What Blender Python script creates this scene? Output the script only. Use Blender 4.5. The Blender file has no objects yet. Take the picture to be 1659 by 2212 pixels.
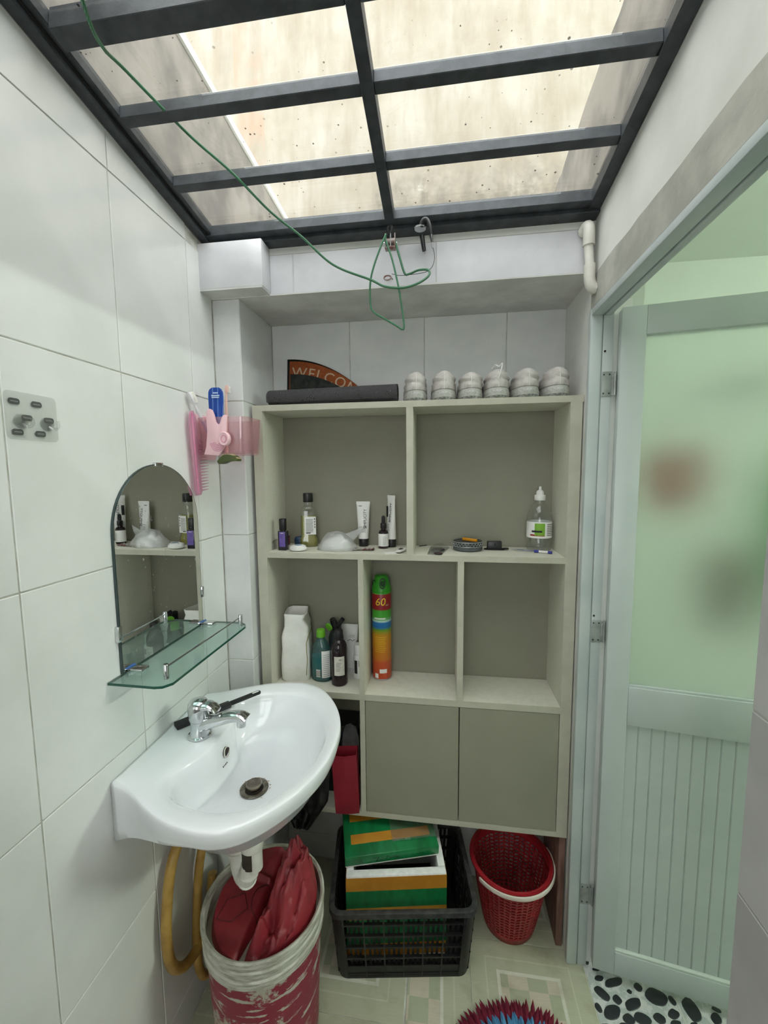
import bpy, bmesh, math, random
from math import sin, cos, pi, radians, sqrt, atan2, hypot
from mathutils import Vector, Matrix, noise as mnoise

scene = bpy.context.scene
COL = scene.collection
random.seed(7)

# ------------------------------------------------------------------ camera
CAM_H = 1.49
cam_data = bpy.data.cameras.new('camera')
cam_data.sensor_fit = 'HORIZONTAL'
cam_data.sensor_width = 36.0
cam_data.lens = 893.0 / 1659.0 * 36.0
cam_data.clip_start = 0.02
cam = bpy.data.objects.new('camera', cam_data)
COL.objects.link(cam)
_a, _b, _c = radians(8.0), radians(-5.58), radians(-0.487)
_right = Vector((cos(_a), sin(_a), 0))
_fwd = Vector((-sin(_a) * cos(_b), cos(_a) * cos(_b), sin(_b)))
_up = _right.cross(_fwd)
_r2 = cos(_c) * _right + sin(_c) * _up
_u2 = -sin(_c) * _right + cos(_c) * _up
cam.matrix_world = Matrix(((_r2.x, _u2.x, -_fwd.x, 0), (_r2.y, _u2.y, -_fwd.y, 0),
                           (_r2.z, _u2.z, -_fwd.z, CAM_H), (0, 0, 0, 1)))
scene.camera = cam

# ------------------------------------------------------------------ sky, exposure
world = bpy.data.worlds.new('world')
scene.world = world
world.use_nodes = True
_bg = world.node_tree.nodes['Background']
_bg.inputs[0].default_value = (0.962, 0.97, 0.975, 1)      # even overcast sky
_bg.inputs[1].default_value = 5.35
scene.view_settings.view_transform = 'Standard'
scene.view_settings.look = 'None'
scene.view_settings.gamma = 1.0
scene.view_settings.use_curve_mapping = False
scene.view_settings.exposure = 0.0
LAMP_POWER = 270.0

# ------------------------------------------------------------------ helpers
def S(r, g=None, b=None):
    if g is None:
        r, g, b = r
    f = lambda c: (c / 255 / 12.92) if c / 255 <= 0.04045 else ((c / 255 + 0.055) / 1.055) ** 2.4
    return (f(r), f(g), f(b), 1.0)

class NT:
    """small wrapper to write node trees"""
    def __init__(self, m):
        self.t = m.node_tree
    def n(self, typ, **kw):
        nd = self.t.nodes.new(typ)
        for k, v in kw.items():
            setattr(nd, k, v)
        return nd
    def l(self, a, b):
        self.t.links.new(a, b)
    def math(self, op, a, b=None, c=None):
        nd = self.n('ShaderNodeMath', operation=op)
        for i, x in enumerate((a, b, c)):
            if x is None:
                continue
            if isinstance(x, (int, float)):
                nd.inputs[i].default_value = x
            else:
                self.l(x, nd.inputs[i])
        return nd.outputs[0]
    def mix(self, fac, a, b):
        nd = self.n('ShaderNodeMix', data_type='RGBA')
        for i, x in ((0, fac), (6, a), (7, b)):
            if isinstance(x, (int, float)):
                nd.inputs[i].default_value = x
            elif isinstance(x, tuple):
                nd.inputs[i].default_value = x
            else:
                self.l(x, nd.inputs[i])
        return nd.outputs[2]
    def coord(self, which='Object', scale=(1, 1, 1), loc=(0, 0, 0), rot=(0, 0, 0)):
        tc = self.n('ShaderNodeTexCoord')
        mp = self.n('ShaderNodeMapping')
        mp.inputs['Scale'].default_value = scale
        mp.inputs['Location'].default_value = loc
        mp.inputs['Rotation'].default_value = rot
        self.l(tc.outputs[which], mp.inputs[0])
        return mp.outputs[0]
    def noise(self, vec, scale=5, detail=4, rough=0.55, dist=0.0):
        nd = self.n('ShaderNodeTexNoise')
        nd.inputs['Scale'].default_value = scale
        nd.inputs['Detail'].default_value = detail
        nd.inputs['Roughness'].default_value = rough
        nd.inputs['Distortion'].default_value = dist
        if vec is not None:
            self.l(vec, nd.inputs['Vector'])
        return nd.outputs[0]
    def ramp(self, fac, stops, interp='LINEAR'):
        nd = self.n('ShaderNodeValToRGB')
        cr = nd.color_ramp
        cr.interpolation = interp
        while len(cr.elements) < len(stops):
            cr.elements.new(0.5)
        for e, (p, c) in zip(cr.elements, stops):
            e.position = p
            e.color = c if len(c) == 4 else (*c, 1)
        self.l(fac, nd.inputs[0])
        return nd.outputs[0]
    def sep(self, vec):
        nd = self.n('ShaderNodeSeparateXYZ')
        self.l(vec, nd.inputs[0])
        return nd.outputs

MATS = {}
def base(name, col=(0.8, 0.8, 0.8, 1), rough=0.5, metal=0.0, spec=0.5, **kw):
    m = bpy.data.materials.new(name)
    m.use_nodes = True
    b = m.node_tree.nodes['Principled BSDF']
    b.inputs['Base Color'].default_value = col
    b.inputs['Roughness'].default_value = rough
    b.inputs['Metallic'].default_value = metal
    b.inputs['Specular IOR Level'].default_value = spec
    for k, v in kw.items():
        b.inputs[k].default_value = v
    MATS[name] = m
    return m, NT(m), b

def mat(name, col, rough=0.5, metal=0.0, spec=0.5, var=None, vscale=8, vdetail=5, vstretch=(1, 1, 1),
        lo=0.4, hi=0.62, bump=0.0, bscale=60, rvar=0.0, **kw):
    """principled with a procedural tint variation and fine relief"""
    m, t, b = base(name, S(col), rough, metal, spec, **kw)
    vec = t.coord('Object', vstretch)
    if var is None:
        var = tuple(max(0, c - 8) for c in col)
    nz = t.noise(vec, vscale, vdetail)
    fac = t.ramp(nz, [(lo, (0, 0, 0, 1)), (hi, (1, 1, 1, 1))])
    t.l(t.mix(fac, S(col), S(var)), b.inputs['Base Color'])
    if rvar:
        t.l(t.math('MULTIPLY_ADD', nz, rvar, rough - rvar / 2), b.inputs['Roughness'])
    if bump:
        bp = t.n('ShaderNodeBump')
        bp.inputs['Strength'].default_value = bump
        bp.inputs['Distance'].default_value = 0.004
        t.l(t.noise(t.coord('Object'), bscale, 4), bp.inputs['Height'])
        t.l(bp.outputs[0], b.inputs['Normal'])
    return m

def thin(name, tint, alpha=0.25, rough=0.05, body=None):
    """thin clear plastic or glass: see-through with a glossy coat; BODY: share and colour of haze"""
    m = bpy.data.materials.new(name)
    m.use_nodes = True
    t = NT(m)
    nd = m.node_tree.nodes
    nd.remove(nd['Principled BSDF'])
    out = nd['Material Output']
    tr = t.n('ShaderNodeBsdfTransparent')
    tr.inputs[0].default_value = tint
    gl = t.n('ShaderNodeBsdfGlossy')
    gl.inputs['Roughness'].default_value = rough
    fr = t.n('ShaderNodeLayerWeight')
    fac = t.math('MULTIPLY_ADD', t.math('POWER', fr.outputs['Facing'], 5.0), 0.85, 0.03 + alpha * 0.1)
    mx = t.n('ShaderNodeMixShader')
    t.l(fac, mx.inputs[0]); t.l(tr.outputs[0], mx.inputs[1]); t.l(gl.outputs[0], mx.inputs[2])
    last = mx.outputs[0]
    if body:
        share, colour = body
        df = t.n('ShaderNodeBsdfDiffuse')
        df.inputs[0].default_value = colour
        tl = t.n('ShaderNodeBsdfTranslucent')
        tl.inputs[0].default_value = colour
        ad = t.n('ShaderNodeMixShader')
        ad.inputs[0].default_value = 0.4
        t.l(df.outputs[0], ad.inputs[1]); t.l(tl.outputs[0], ad.inputs[2])
        m2 = t.n('ShaderNodeMixShader')
        m2.inputs[0].default_value = share
        t.l(last, m2.inputs[1]); t.l(ad.outputs[0], m2.inputs[2])
        last = m2.outputs[0]
    t.l(last, out.inputs[0])
    MATS[name] = m
    return m

class G:
    """collects verts and faces of one mesh"""
    def __init__(self):
        self.v = []
        self.f = []
    def add(self, vs, fs):
        o = len(self.v)
        self.v += [tuple(p) for p in vs]
        self.f += [tuple(i + o for i in f) for f in fs]
        return self
    def box(self, x0, x1, y0, y1, z0, z1, M=None):
        vs = [Vector((x, y, z)) for z in (z0, z1) for y in (y0, y1) for x in (x0, x1)]
        if M:
            vs = [M @ p for p in vs]
        return self.add(vs, [(0, 2, 3, 1), (4, 5, 7, 6), (0, 1, 5, 4), (2, 6, 7, 3), (0, 4, 6, 2), (1, 3, 7, 5)])
    def loft(self, rings, closed=True, cap0=True, cap1=True):
        n = len(rings[0])
        vs = [p for r in rings for p in r]
        fs = []
        for i in range(len(rings) - 1):
            for j in range(n if closed else n - 1):
                k = (j + 1) % n
                fs.append((i * n + j, i * n + k, (i + 1) * n + k, (i + 1) * n + j))
        if closed and cap0:
            fs.append(tuple(range(n - 1, -1, -1)))
        if closed and cap1:
            fs.append(tuple((len(rings) - 1) * n + j for j in range(n)))
        return self.add(vs, fs)
    def lathe(self, prof, n=24, c=(0, 0, 0), sx=1, sy=1, cap0=True, cap1=True):
        rings = [[(c[0] + r * sx * cos(2 * pi * j / n), c[1] + r * sy * sin(2 * pi * j / n), c[2] + z) for j in range(n)] for r, z in prof]
        return self.loft(rings, True, cap0, cap1)
    def tube(self, pts, r, n=8, closed=False):
        pts = [Vector(p) for p in pts]
        m = len(pts)
        rings = []
        up = Vector((0, 0, 1))
        prev = None
        for i, p in enumerate(pts):
            if closed:
                d = (pts[(i + 1) % m] - pts[i - 1])
            else:
                d = pts[min(i + 1, m - 1)] - pts[max(i - 1, 0)]
            d.normalize()
            if prev is None:
                a = d.cross(up)
                if a.length < 0.05:
                    a = d.cross(Vector((1, 0, 0)))
            else:
                a = prev - d * prev.dot(d)
            a.normalize()
            prev = a
            b = d.cross(a)
            rr = r[i] if isinstance(r, (list, tuple)) else r
            rings.append([p + (a * cos(2 * pi * j / n) + b * sin(2 * pi * j / n)) * rr for j in range(n)])
        if closed:
            rings.append(rings[0])
            return self.loft(rings, True, False, False)
        return self.loft(rings)
    def prism(self, out, y0, y1, plane='XZ'):
        """outline (a,b) extruded; XZ: a->x b->z along y ; XY: along z ; YZ: a->y b->z along x"""
        if plane == 'XZ':
            f = lambda a, b, c: (a, c, b)
        elif plane == 'XY':
            f = lambda a, b, c: (a, b, c)
        else:
            f = lambda a, b, c: (c, a, b)
        return self.loft([[f(a, b, y0) for a, b in out], [f(a, b, y1) for a, b in out]])
    def ball(self, c, rx, ry, rz, n=14, m=8):
        rings = []
        for i in range(m + 1):
            t = -pi / 2 + pi * i / m
            k = max(cos(t), 0.02)
            rings.append([(c[0] + rx * k * cos(2 * pi * j / n), c[1] + ry * k * sin(2 * pi * j / n), c[2] + rz * sin(t)) for j in range(n)])
        return self.loft(rings)
    def mesh(self, name, bevel=0.0, seg=2, smooth=False, angle=35):
        me = bpy.data.meshes.new(name)
        me.from_pydata(self.v, [], self.f)
        bm = bmesh.new()
        bm.from_mesh(me)
        bmesh.ops.recalc_face_normals(bm, faces=bm.faces)
        if bevel:
            ed = [e for e in bm.edges if len(e.link_faces) == 2 and e.calc_face_angle(0) > radians(30)]
            bmesh.ops.bevel(bm, geom=ed, offset=bevel, segments=seg, affect='EDGES', clamp_overlap=True, profile=0.5)
        if smooth or bevel:
            for f in bm.faces:
                f.smooth = True
            for e in bm.edges:
                if len(e.link_faces) == 2:
                    e.smooth = e.calc_face_angle(0) < radians(angle)
        bm.to_mesh(me)
        bm.free()
        return me

def link(name, me, m, parent=None, loc=None, rot=None):
    o = bpy.data.objects.new(name, me)
    COL.objects.link(o)
    if m is not None and me is not None and not me.materials:
        me.materials.append(MATS[m] if isinstance(m, str) else m)
    if parent is not None:
        o.parent = parent
    if loc is not None:
        o.location = loc
    if rot is not None:
        o.rotation_euler = rot
    return o

def obj(name, g, m, parent=None, bevel=0.0, seg=2, smooth=False, angle=35, loc=None, rot=None):
    return link(name, g.mesh(name, bevel, seg, smooth, angle), m, parent, loc, rot)

def tag(o, label, cat, group=None):
    o['label'] = label
    o['category'] = cat
    if group:
        o['group'] = group
    return o

def thing(name, label, cat, loc=(0, 0, 0), rz=0.0, group=None, rot=None):
    o = bpy.data.objects.new(name, None)
    o.empty_display_size = 0.03
    COL.objects.link(o)
    o.location = loc
    o.rotation_euler = rot if rot else (0, 0, rz)
    return tag(o, label, cat, group)

def struct(o):
    o['kind'] = 'structure'
    return o

def sroot(name, loc=(0, 0, 0), rot=(0, 0, 0)):
    o = bpy.data.objects.new(name, None)
    o.empty_display_size = 0.05
    COL.objects.link(o)
    o.location = loc
    o.rotation_euler = rot
    return struct(o)

def smoothpts(pts, k=8):
    """Catmull-Rom through the points"""
    P = [Vector(p) for p in pts]
    P = [P[0] * 2 - P[1]] + P + [P[-1] * 2 - P[-2]]
    out = []
    for i in range(1, len(P) - 2):
        a, b, c, d = P[i - 1:i + 3]
        for j in range(k):
            t = j / k
            out.append(0.5 * ((2 * b) + (c - a) * t + (2 * a - 5 * b + 4 * c - d) * t * t + (3 * b - a - 3 * c + d) * t ** 3))
    out.append(P[-2])
    return out

def text_mesh(s, size, depth=0.0004, align='CENTER', spacing=1.0, shear=0.0, bold=0.0):
    cu = bpy.data.curves.new('lettering', 'FONT')
    cu.body = s
    cu.size = size
    cu.extrude = depth
    cu.align_x = align
    cu.align_y = 'CENTER'
    cu.space_character = spacing
    cu.shear = shear
    cu.offset = bold
    cu.resolution_u = 3
    o = bpy.data.objects.new('lettering', cu)
    COL.objects.link(o)
    bpy.context.view_layer.update()
    me = bpy.data.meshes.new_from_object(o.evaluated_get(bpy.context.evaluated_depsgraph_get()))
    bpy.data.objects.remove(o)
    bpy.data.curves.remove(cu)
    me.name = 'lettering'
    me.materials.clear()
    return me

def lettering(s, size, m, parent, M, bend=None, arc=None, **kw):
    """text placed by matrix M (text lies in its XY plane, facing +Z); bend: cylinder radius about local Y axis"""
    me = text_mesh(s, size, **kw)
    for v in me.vertices:
        x, y, z = v.co
        if arc:
            R = arc
            a = x / R
            x, y = (R + y) * sin(a), (R + y) * cos(a) - R
        if bend:
            a = x / bend
            x, z = (bend + z) * sin(a), (bend + z) * cos(a) - bend
        v.co = M @ Vector((x, y, z))
    return link('lettering', me, m, parent)

FRONT = Matrix(((1, 0, 0, 0), (0, 0, -1, 0), (0, 1, 0, 0), (0, 0, 0, 1)))   # text upright, facing -Y
def front(x, y, z, rot=0.0):
    return Matrix.Translation((x, y, z)) @ FRONT @ Matrix.Rotation(rot, 4, 'Z')

def rrect(w, h, r, n=5, cx=0, cy=0):
    out = []
    for sx, sy, a0 in ((1, 1, 0), (-1, 1, 90), (-1, -1, 180), (1, -1, 270)):
        for i in range(n + 1):
            a = radians(a0 + 90 * i / n)
            out.append((cx + sx * (w / 2 - r) + r * cos(a), cy + sy * (h / 2 - r) + r * sin(a)))
    return out
# ------------------------------------------------------------------ materials of the room
mat('wall_tile', (232, 233, 230), 0.16, var=(224, 226, 222), vscale=5, bump=0.02, bscale=9, rvar=0.05)
mat('beam_tile', (226, 226, 229), 0.22, var=(214, 214, 218), vscale=7, bump=0.03, bscale=12)
mat('niche_tile', (224, 225, 224), 0.3, var=(212, 213, 213), vscale=6, bump=0.04, bscale=14)
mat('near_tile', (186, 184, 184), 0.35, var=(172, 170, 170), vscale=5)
mat('grout', (210, 210, 201), 0.85, var=(182, 180, 168), vscale=25, bump=0.3, bscale=200)
mat('plaster', (222, 222, 217), 0.75, var=(206, 206, 199), vscale=4, bump=0.12, bscale=30)
mat('soffit_plaster', (224, 224, 220), 0.85, var=(204, 204, 200), vscale=7, bump=0.3, bscale=38)
mat('cement', (184, 183, 174), 0.9, var=(160, 160, 151), vscale=9, bump=0.45, bscale=55)
mat('beige_concrete', (150, 138, 118), 0.9, var=(124, 110, 90), vscale=5, vstretch=(1.2, 1, 0.28), bump=0.2, bscale=20)
mat('grey_concrete', (142, 136, 128), 0.9, var=(106, 102, 97), vscale=6, bump=0.4, bscale=24)
mat('mint_paint', (216, 223, 211), 0.7, var=(211, 218, 206), vscale=3)
mat('white_paint', (230, 232, 226), 0.7)
mat('dark_steel', (66, 70, 74), 0.48, 0.2, var=(52, 56, 60), vscale=30, bump=0.12, bscale=90)
mat('black_gap', (38, 36, 34), 0.9)
mat('door_paint', (198, 206, 203), 0.38, var=(190, 199, 196), vscale=4)
mat('frame_paint', (194, 201, 200), 0.38, var=(180, 190, 190), vscale=5)
mat('steel', (176, 180, 178), 0.4, 0.6, var=(156, 158, 156), vscale=40)
mat('chrome', (222, 224, 226), 0.09, 1.0, var=(200, 203, 206), vscale=12)
mat('pvc', (226, 224, 216), 0.4, var=(206, 203, 192), vscale=14, bump=0.1)
mat('pebble_white', (206, 208, 204), 0.35, var=(178, 186, 182), vscale=38, lo=0.47, hi=0.53)
mat('pebble_black', (34, 38, 40), 0.4, var=(46, 50, 52), vscale=20)
mat('wood_strip', (128, 96, 84), 0.6, var=(98, 70, 60), vscale=14, vstretch=(6, 6, 0.6))
mat('lamp_body', (230, 230, 228), 0.4)

def floor_tile_mat():
    m, t, b = base('floor_tile', rough=0.42)
    v = t.coord('Object')
    x, y, z = t.sep(v)
    Sz = 0.34
    dx = t.math('MINIMUM', x, t.math('SUBTRACT', Sz, x))
    dy = t.math('MINIMUM', y, t.math('SUBTRACT', Sz, y))
    d = t.math('MINIMUM', dx, dy)
    inside = t.math('GREATER_THAN', d, 0.088)
    line1 = t.math('COMPARE', d, 0.083, 0.0045)
    line2 = t.math('COMPARE', d, 0.048, 0.0022)
    ck = t.n('ShaderNodeTexChecker')
    t.l(v, ck.inputs[0]); ck.inputs['Scale'].default_value = 1 / 0.055
    ck.inputs[1].default_value = S(170, 174, 150)
    ck.inputs[2].default_value = S(200, 190, 172)
    nz = t.noise(t.coord('Object', (4, 60, 1)), 6, 4)
    col = t.mix(inside, S(180, 181, 158), ck.outputs[0])
    col = t.mix(t.math('MULTIPLY', line2, 0.5), col, S(204, 206, 184))
    col = t.mix(line1, col, S(212, 211, 198))
    dirt = t.ramp(t.noise(t.coord('Object'), 14, 6), [(0.5, (0, 0, 0, 1)), (0.8, (0.55, 0.55, 0.55, 1))])
    grain = t.ramp(nz, [(0.35, (0, 0, 0, 1)), (0.75, (0.3, 0.3, 0.3, 1))])
    col = t.mix(grain, col, S(160, 164, 128))
    col = t.mix(dirt, col, S(128, 120, 94))
    t.l(col, b.inputs['Base Color'])
floor_tile_mat()

def glass_dirt_mat():
    """clear roof glass with specks of dirt lying on it"""
    m = thin('roof_glass', (0.97, 0.985, 0.975, 1), 0.1, 0.02)
    t = NT(m)
    out = m.node_tree.nodes['Material Output']
    src = out.inputs[0].links[0].from_socket
    df = t.n('ShaderNodeBsdfDiffuse')
    df.inputs[0].default_value = S(70, 64, 56)
    vo = t.n('ShaderNodeTexVoronoi')
    vo.inputs['Scale'].default_value = 62
    t.l(t.coord('Object'), vo.inputs[0])
    rnd = t.sep(vo.outputs['Color'])
    size = t.math('MULTIPLY', t.math('GREATER_THAN', rnd[0], 0.45), t.math('MULTIPLY', t.math('MULTIPLY', rnd[1], rnd[1]), 0.17))
    patch = t.ramp(t.noise(t.coord('Object'), 5, 2), [(0.34, (0, 0, 0, 1)), (0.5, (1, 1, 1, 1))])
    speck = t.math('MULTIPLY', t.math('LESS_THAN', vo.outputs['Distance'], size), patch)
    mx = t.n('ShaderNodeMixShader')
    t.l(t.math('MULTIPLY', speck, 0.8), mx.inputs[0])
    t.l(src, mx.inputs[1]); t.l(df.outputs[0], mx.inputs[2])
    t.l(mx.outputs[0], out.inputs[0])
glass_dirt_mat()

m, t, b = base('frosted_glass', (0.93, 0.96, 0.94, 1), 0.78, spec=0.35)
b.inputs['Transmission Weight'].default_value = 1.0
b.inputs['IOR'].default_value = 1.25
_bp = t.n('ShaderNodeBump'); _bp.inputs['Strength'].default_value = 0.05
t.l(t.noise(t.coord('Object'), 300, 2), _bp.inputs['Height']); t.l(_bp.outputs[0], b.inputs['Normal'])

m, t, b = base('lamp_glow', (1, 1, 1, 1), 0.5)
b.inputs['Emission Color'].default_value = (0.9, 1.0, 0.9, 1)
b.inputs['Emission Strength'].default_value = LAMP_POWER

# ------------------------------------------------------------------ tiled walls
XL, XR = -0.673, 0.385
YB = 1.42
GAP = 0.0012
_tile_cache = {}
def tile(parent, wall, a0, a1, z0, z1, m, d=0.008):
    """one wall tile, its face on the wall plane; wall: (axis, plane, direction the face looks)"""
    ax, pl, s = wall
    w, h = (a1 - a0) - 2 * GAP, (z1 - z0) - 2 * GAP
    key = (ax, s, round(w, 4), round(h, 4), m)
    if key not in _tile_cache:
        g = G()
        if ax == 'X':
            g.box(*sorted((0, -s * d)), -w / 2, w / 2, -h / 2, h / 2)
        else:
            g.box(-w / 2, w / 2, *sorted((0, -s * d)), -h / 2, h / 2)
        me = g.mesh('tile', bevel=0.0012, seg=1)
        me.materials.append(MATS[m])
        _tile_cache[key] = me
    j = (random.random() - 0.5) * 0.0006
    ca, cz = (a0 + a1) / 2, (z0 + z1) / 2
    loc = (pl + j, ca, cz) if ax == 'X' else (ca, pl + j, cz)
    return link('tile', _tile_cache[key], m, parent, loc)

rows = [0.0, 0.1, 0.5007, 0.899, 1.2995, 1.703, 2.103]
# left wall
ROOF = lambda y: 2.128 + 0.14 * (1.18 - y)      # underside of the glass roof
wl = struct(obj('wall_left', G().prism([(-1.0, -0.05), (1.55, -0.05), (1.55, ROOF(1.55)), (-1.0, ROOF(-1.0))], XL - 0.12, XL - 0.0022, 'YZ'), 'grout'))
ycols = [-1.0, -0.7, -0.446, -0.194, 0.059, 0.311, 0.5635, 0.8135, 1.0715, 1.187]
for r0, r1 in zip(rows + [2.103], rows[1:] + [2.103, 2.48]):
    if r1 <= r0:
        continue
    if r1 > 2.2:                                  # cut tiles under the sloping roof
        for c0, c1 in zip(ycols, ycols[1:]):
            if c1 < 1.1:
                obj('tile', G().prism([(c0 + GAP, r0 + GAP), (c1 - GAP, r0 + GAP), (c1 - GAP, ROOF(c1)), (c0 + GAP, ROOF(c0))], XL - 0.008, XL, 'YZ'), 'wall_tile', wl)
        continue
    for c0, c1 in zip(ycols, ycols[1:]):
        tile(wl, ('X', XL, 1), c0, c1, r0, r1, 'wall_tile')

# pilaster in the far corner
wp = struct(obj('wall_pilaster', G().box(XL - 0.002, -0.590, 1.1892, YB + 0.01, -0.02, 1.998), 'grout'))
for r0, r1 in zip(rows, rows[1:-1] + [1.995]):
    tile(wp, ('Y', 1.187, -1), XL + 0.001, -0.588, r0, r1, 'niche_tile')
    tile(wp, ('X', -0.588, 1), 1.187, YB, r0, r1, 'niche_tile')

# back wall of the niche
wb = struct(obj('wall_back', G().box(-0.75, 0.4855, YB + 0.002, YB + 0.14, -0.05, 2.2), 'grout'))
for r0, r1 in zip(rows, rows[1:-1] + [1.995]):
    for c0, c1 in zip([-0.588, -0.312, -0.06, 0.204], [-0.312, -0.06, 0.204, 0.386]):
        tile(wb, ('Y', YB, -1), c0, c1, r0, r1, 'niche_tile')

# beam across the top of the niche
bm_ = struct(obj('wall_beam', G().box(-0.675, XR + 0.02, 1.1855, YB + 0.1, 1.999, 2.13), 'soffit_plaster'))
for c0, c1 in zip([-0.49, -0.42, -0.019], [-0.42, -0.019, XR]):
    tile(bm_, ('Y', 1.183, -1), c0, c1, 1.995, 2.104, 'beam_tile')
obj('plaster_band', G().box(-0.49, XR, 1.1842, 1.19, 2.104, 2.131), 'plaster', bm_)
obj('soffit', G().box(-0.675, XR + 0.01, 1.1835, YB + 0.02, 1.9945, 2.0), 'soffit_plaster', bm_)
obj('corner_block', G().box(XL - 0.002, -0.4885, 1.128, 1.19, 2.0, 2.122), 'beam_tile', bm_, bevel=0.002)
obj('block_soffit', G().box(XL - 0.002, -0.490, 1.129, 1.19, 1.996, 2.0005), 'soffit_plaster', bm_)

# right wall with the doorway
wr = struct(obj('wall_right', G().prism([(-1.0, 1.905), (YB + 0.1, 1.905), (YB + 0.1, ROOF(YB)), (-1.0, ROOF(-1.0))], XR, XR + 0.055, 'YZ')
                .box(XR, XR + 0.1, 1.196, YB + 0.1, -0.05, 1.905), 'plaster'))
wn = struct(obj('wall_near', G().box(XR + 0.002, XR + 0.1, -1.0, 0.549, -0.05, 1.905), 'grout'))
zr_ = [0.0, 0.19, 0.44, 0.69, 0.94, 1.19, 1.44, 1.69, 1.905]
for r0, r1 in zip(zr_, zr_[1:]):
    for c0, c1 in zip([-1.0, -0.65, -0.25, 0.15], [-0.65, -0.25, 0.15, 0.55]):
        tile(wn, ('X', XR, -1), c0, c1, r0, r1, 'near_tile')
# rough cement fillet above the door head
_n = 60
_top = [(-1.0 + 2.185 * i / _n, 1.985 + 0.007 * mnoise.noise((i * 0.31, 2.2, 0)) + 0.004 * mnoise.noise((i * 1.1, 5, 0))) for i in range(_n + 1)]
obj('cement_strip', G().prism([(-1.0, 1.904), (1.185, 1.904)] + _top[::-1], XR - 0.004, XR + 0.01, 'YZ'), 'cement', wr)

# wall behind the viewer, solid ceiling there
WX0, WX1, WZ0, WZ1 = -0.52, 0.25, 0.95, 2.05
struct(obj('wall_front', G().box(XL - 0.1, WX0, -1.1, -1.0, -0.05, 2.45).box(WX1, XR + 0.1, -1.1, -1.0, -0.05, 2.45)
           .box(WX0, WX1, -1.1, -1.0, -0.05, WZ0).box(WX0, WX1, -1.1, -1.0, WZ1, 2.45), 'wall_tile'))
# unseen window added behind the viewer to brighten the niche and cabinet
wf = sroot('window_added_fill')
obj('fill_window_frame', G().box(WX0, WX0 + 0.035, -1.08, -1.02, WZ0, WZ1).box(WX1 - 0.035, WX1, -1.08, -1.02, WZ0, WZ1)
    .box(WX0 + 0.035, WX1 - 0.035, -1.08, -1.02, WZ0, WZ0 + 0.035).box(WX0 + 0.035, WX1 - 0.035, -1.08, -1.02, WZ1 - 0.035, WZ1)
    .box((WX0 + WX1) / 2 - 0.015, (WX0 + WX1) / 2 + 0.015, -1.075, -1.025, WZ0 + 0.035, WZ1 - 0.035), 'frame_paint', wf)
for xa, xb in ((WX0 + 0.035, (WX0 + WX1) / 2 - 0.015), ((WX0 + WX1) / 2 + 0.015, WX1 - 0.035)):
    obj('glass_pane', G().box(xa, xb, -1.053, -1.048, WZ0 + 0.035, WZ1 - 0.035), 'roof_glass', wf)
struct(obj('floor_yard_added', G().box(-6, 6, -8, -1.1, -0.3, -0.06), 'grey_concrete'))  # unseen ground added to cut sky light coming from below the horizon
struct(obj('ceiling', G().box(XL - 0.1, XR + 0.1, -1.1, -0.10, 2.29, 2.44), 'plaster'))

# ------------------------------------------------------------------ floors
fl = struct(obj('floor', G().box(XL - 0.1, 0.432, -1.05, YB + 0.05, -0.08, -0.0025), 'grout'))
def ftile(x0, x1, y0, y1, ox, oy):
    g = G().box(x0 - ox + 0.001, x1 - ox - 0.001, y0 - oy + 0.001, y1 - oy - 0.001, -0.008, 0)
    obj('floor_tile', g, 'floor_tile', fl, bevel=0.0008, seg=1, loc=(ox, oy, 0))
for k in range(-6, 2):
    yt = 0.875 + 0.34 * k
    for x0, x1, ox in ((0.09, 0.43, 0.09), (-0.093, 0.09, -0.25)):
        y0, y1 = max(yt, -1.0), min(yt + 0.34, YB)
        if y1 > y0 + 0.01:
            ftile(x0, x1, y0, y1, ox, yt)
    ya = 0.97 + 0.34 * k
    for x0, x1, ox in ((-0.437, -0.097, -0.437), (XL, -0.437, -0.777)):
        y0, y1 = max(ya, -1.0), min(ya + 0.34, YB)
        if y1 > y0 + 0.01:
            ftile(x0, x1, y0, y1, ox, ya)

fn = struct(obj('floor_hall', G().box(0.432, 2.7, -0.8, 2.4, -0.08, -0.001), 'pebble_white'))
obj('tile_joint', G().box(0.659, 0.663, -0.8, 2.4, -0.002, -0.0004), 'grout', fn)
PEB = [(0.466,1.154,0.012,-0.000,-0.004,-0.007),(0.504,1.149,0.027,0.008,-0.002,-0.011),(0.461,1.117,0.015,-0.013,-0.010,-0.008),(0.498,1.108,0.007,-0.008,-0.009,-0.007),(0.540,1.132,0.005,-0.003,-0.004,-0.004),(0.569,1.146,0.007,-0.007,-0.008,-0.007),(0.610,1.129,0.023,-0.011,-0.017,-0.016),(0.650,1.126,0.004,-0.010,-0.007,-0.004),(0.537,1.103,0.023,0.009,0.000,-0.013),(0.439,1.082,0.004,-0.010,-0.007,-0.003),(0.473,1.077,0.022,0.003,-0.006,-0.017),(0.512,1.067,0.010,-0.008,-0.011,-0.009),(0.549,1.073,0.017,-0.008,-0.012,-0.011),(0.595,1.080,0.010,-0.008,-0.011,-0.008),(0.638,1.095,0.010,-0.005,-0.011,-0.010),(0.692,1.112,0.007,-0.024,-0.018,-0.010),(0.747,1.100,0.003,-0.011,-0.013,-0.007),(0.760,1.121,0.010,-0.004,-0.004,-0.004),(0.491,1.052,0.011,0.001,-0.003,-0.006),(0.633,1.075,0.013,-0.000,-0.005,-0.007),(0.680,1.079,0.010,0.001,-0.003,-0.005),(0.464,1.175,0.010,-0.000,-0.002,-0.003),(0.440,1.196,0.007,-0.010,-0.006,-0.004),(0.442,1.045,0.014,0.002,-0.001,-0.004)]
_rp = random.Random(3)
_all = list(PEB)
_tries = 0
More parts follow.
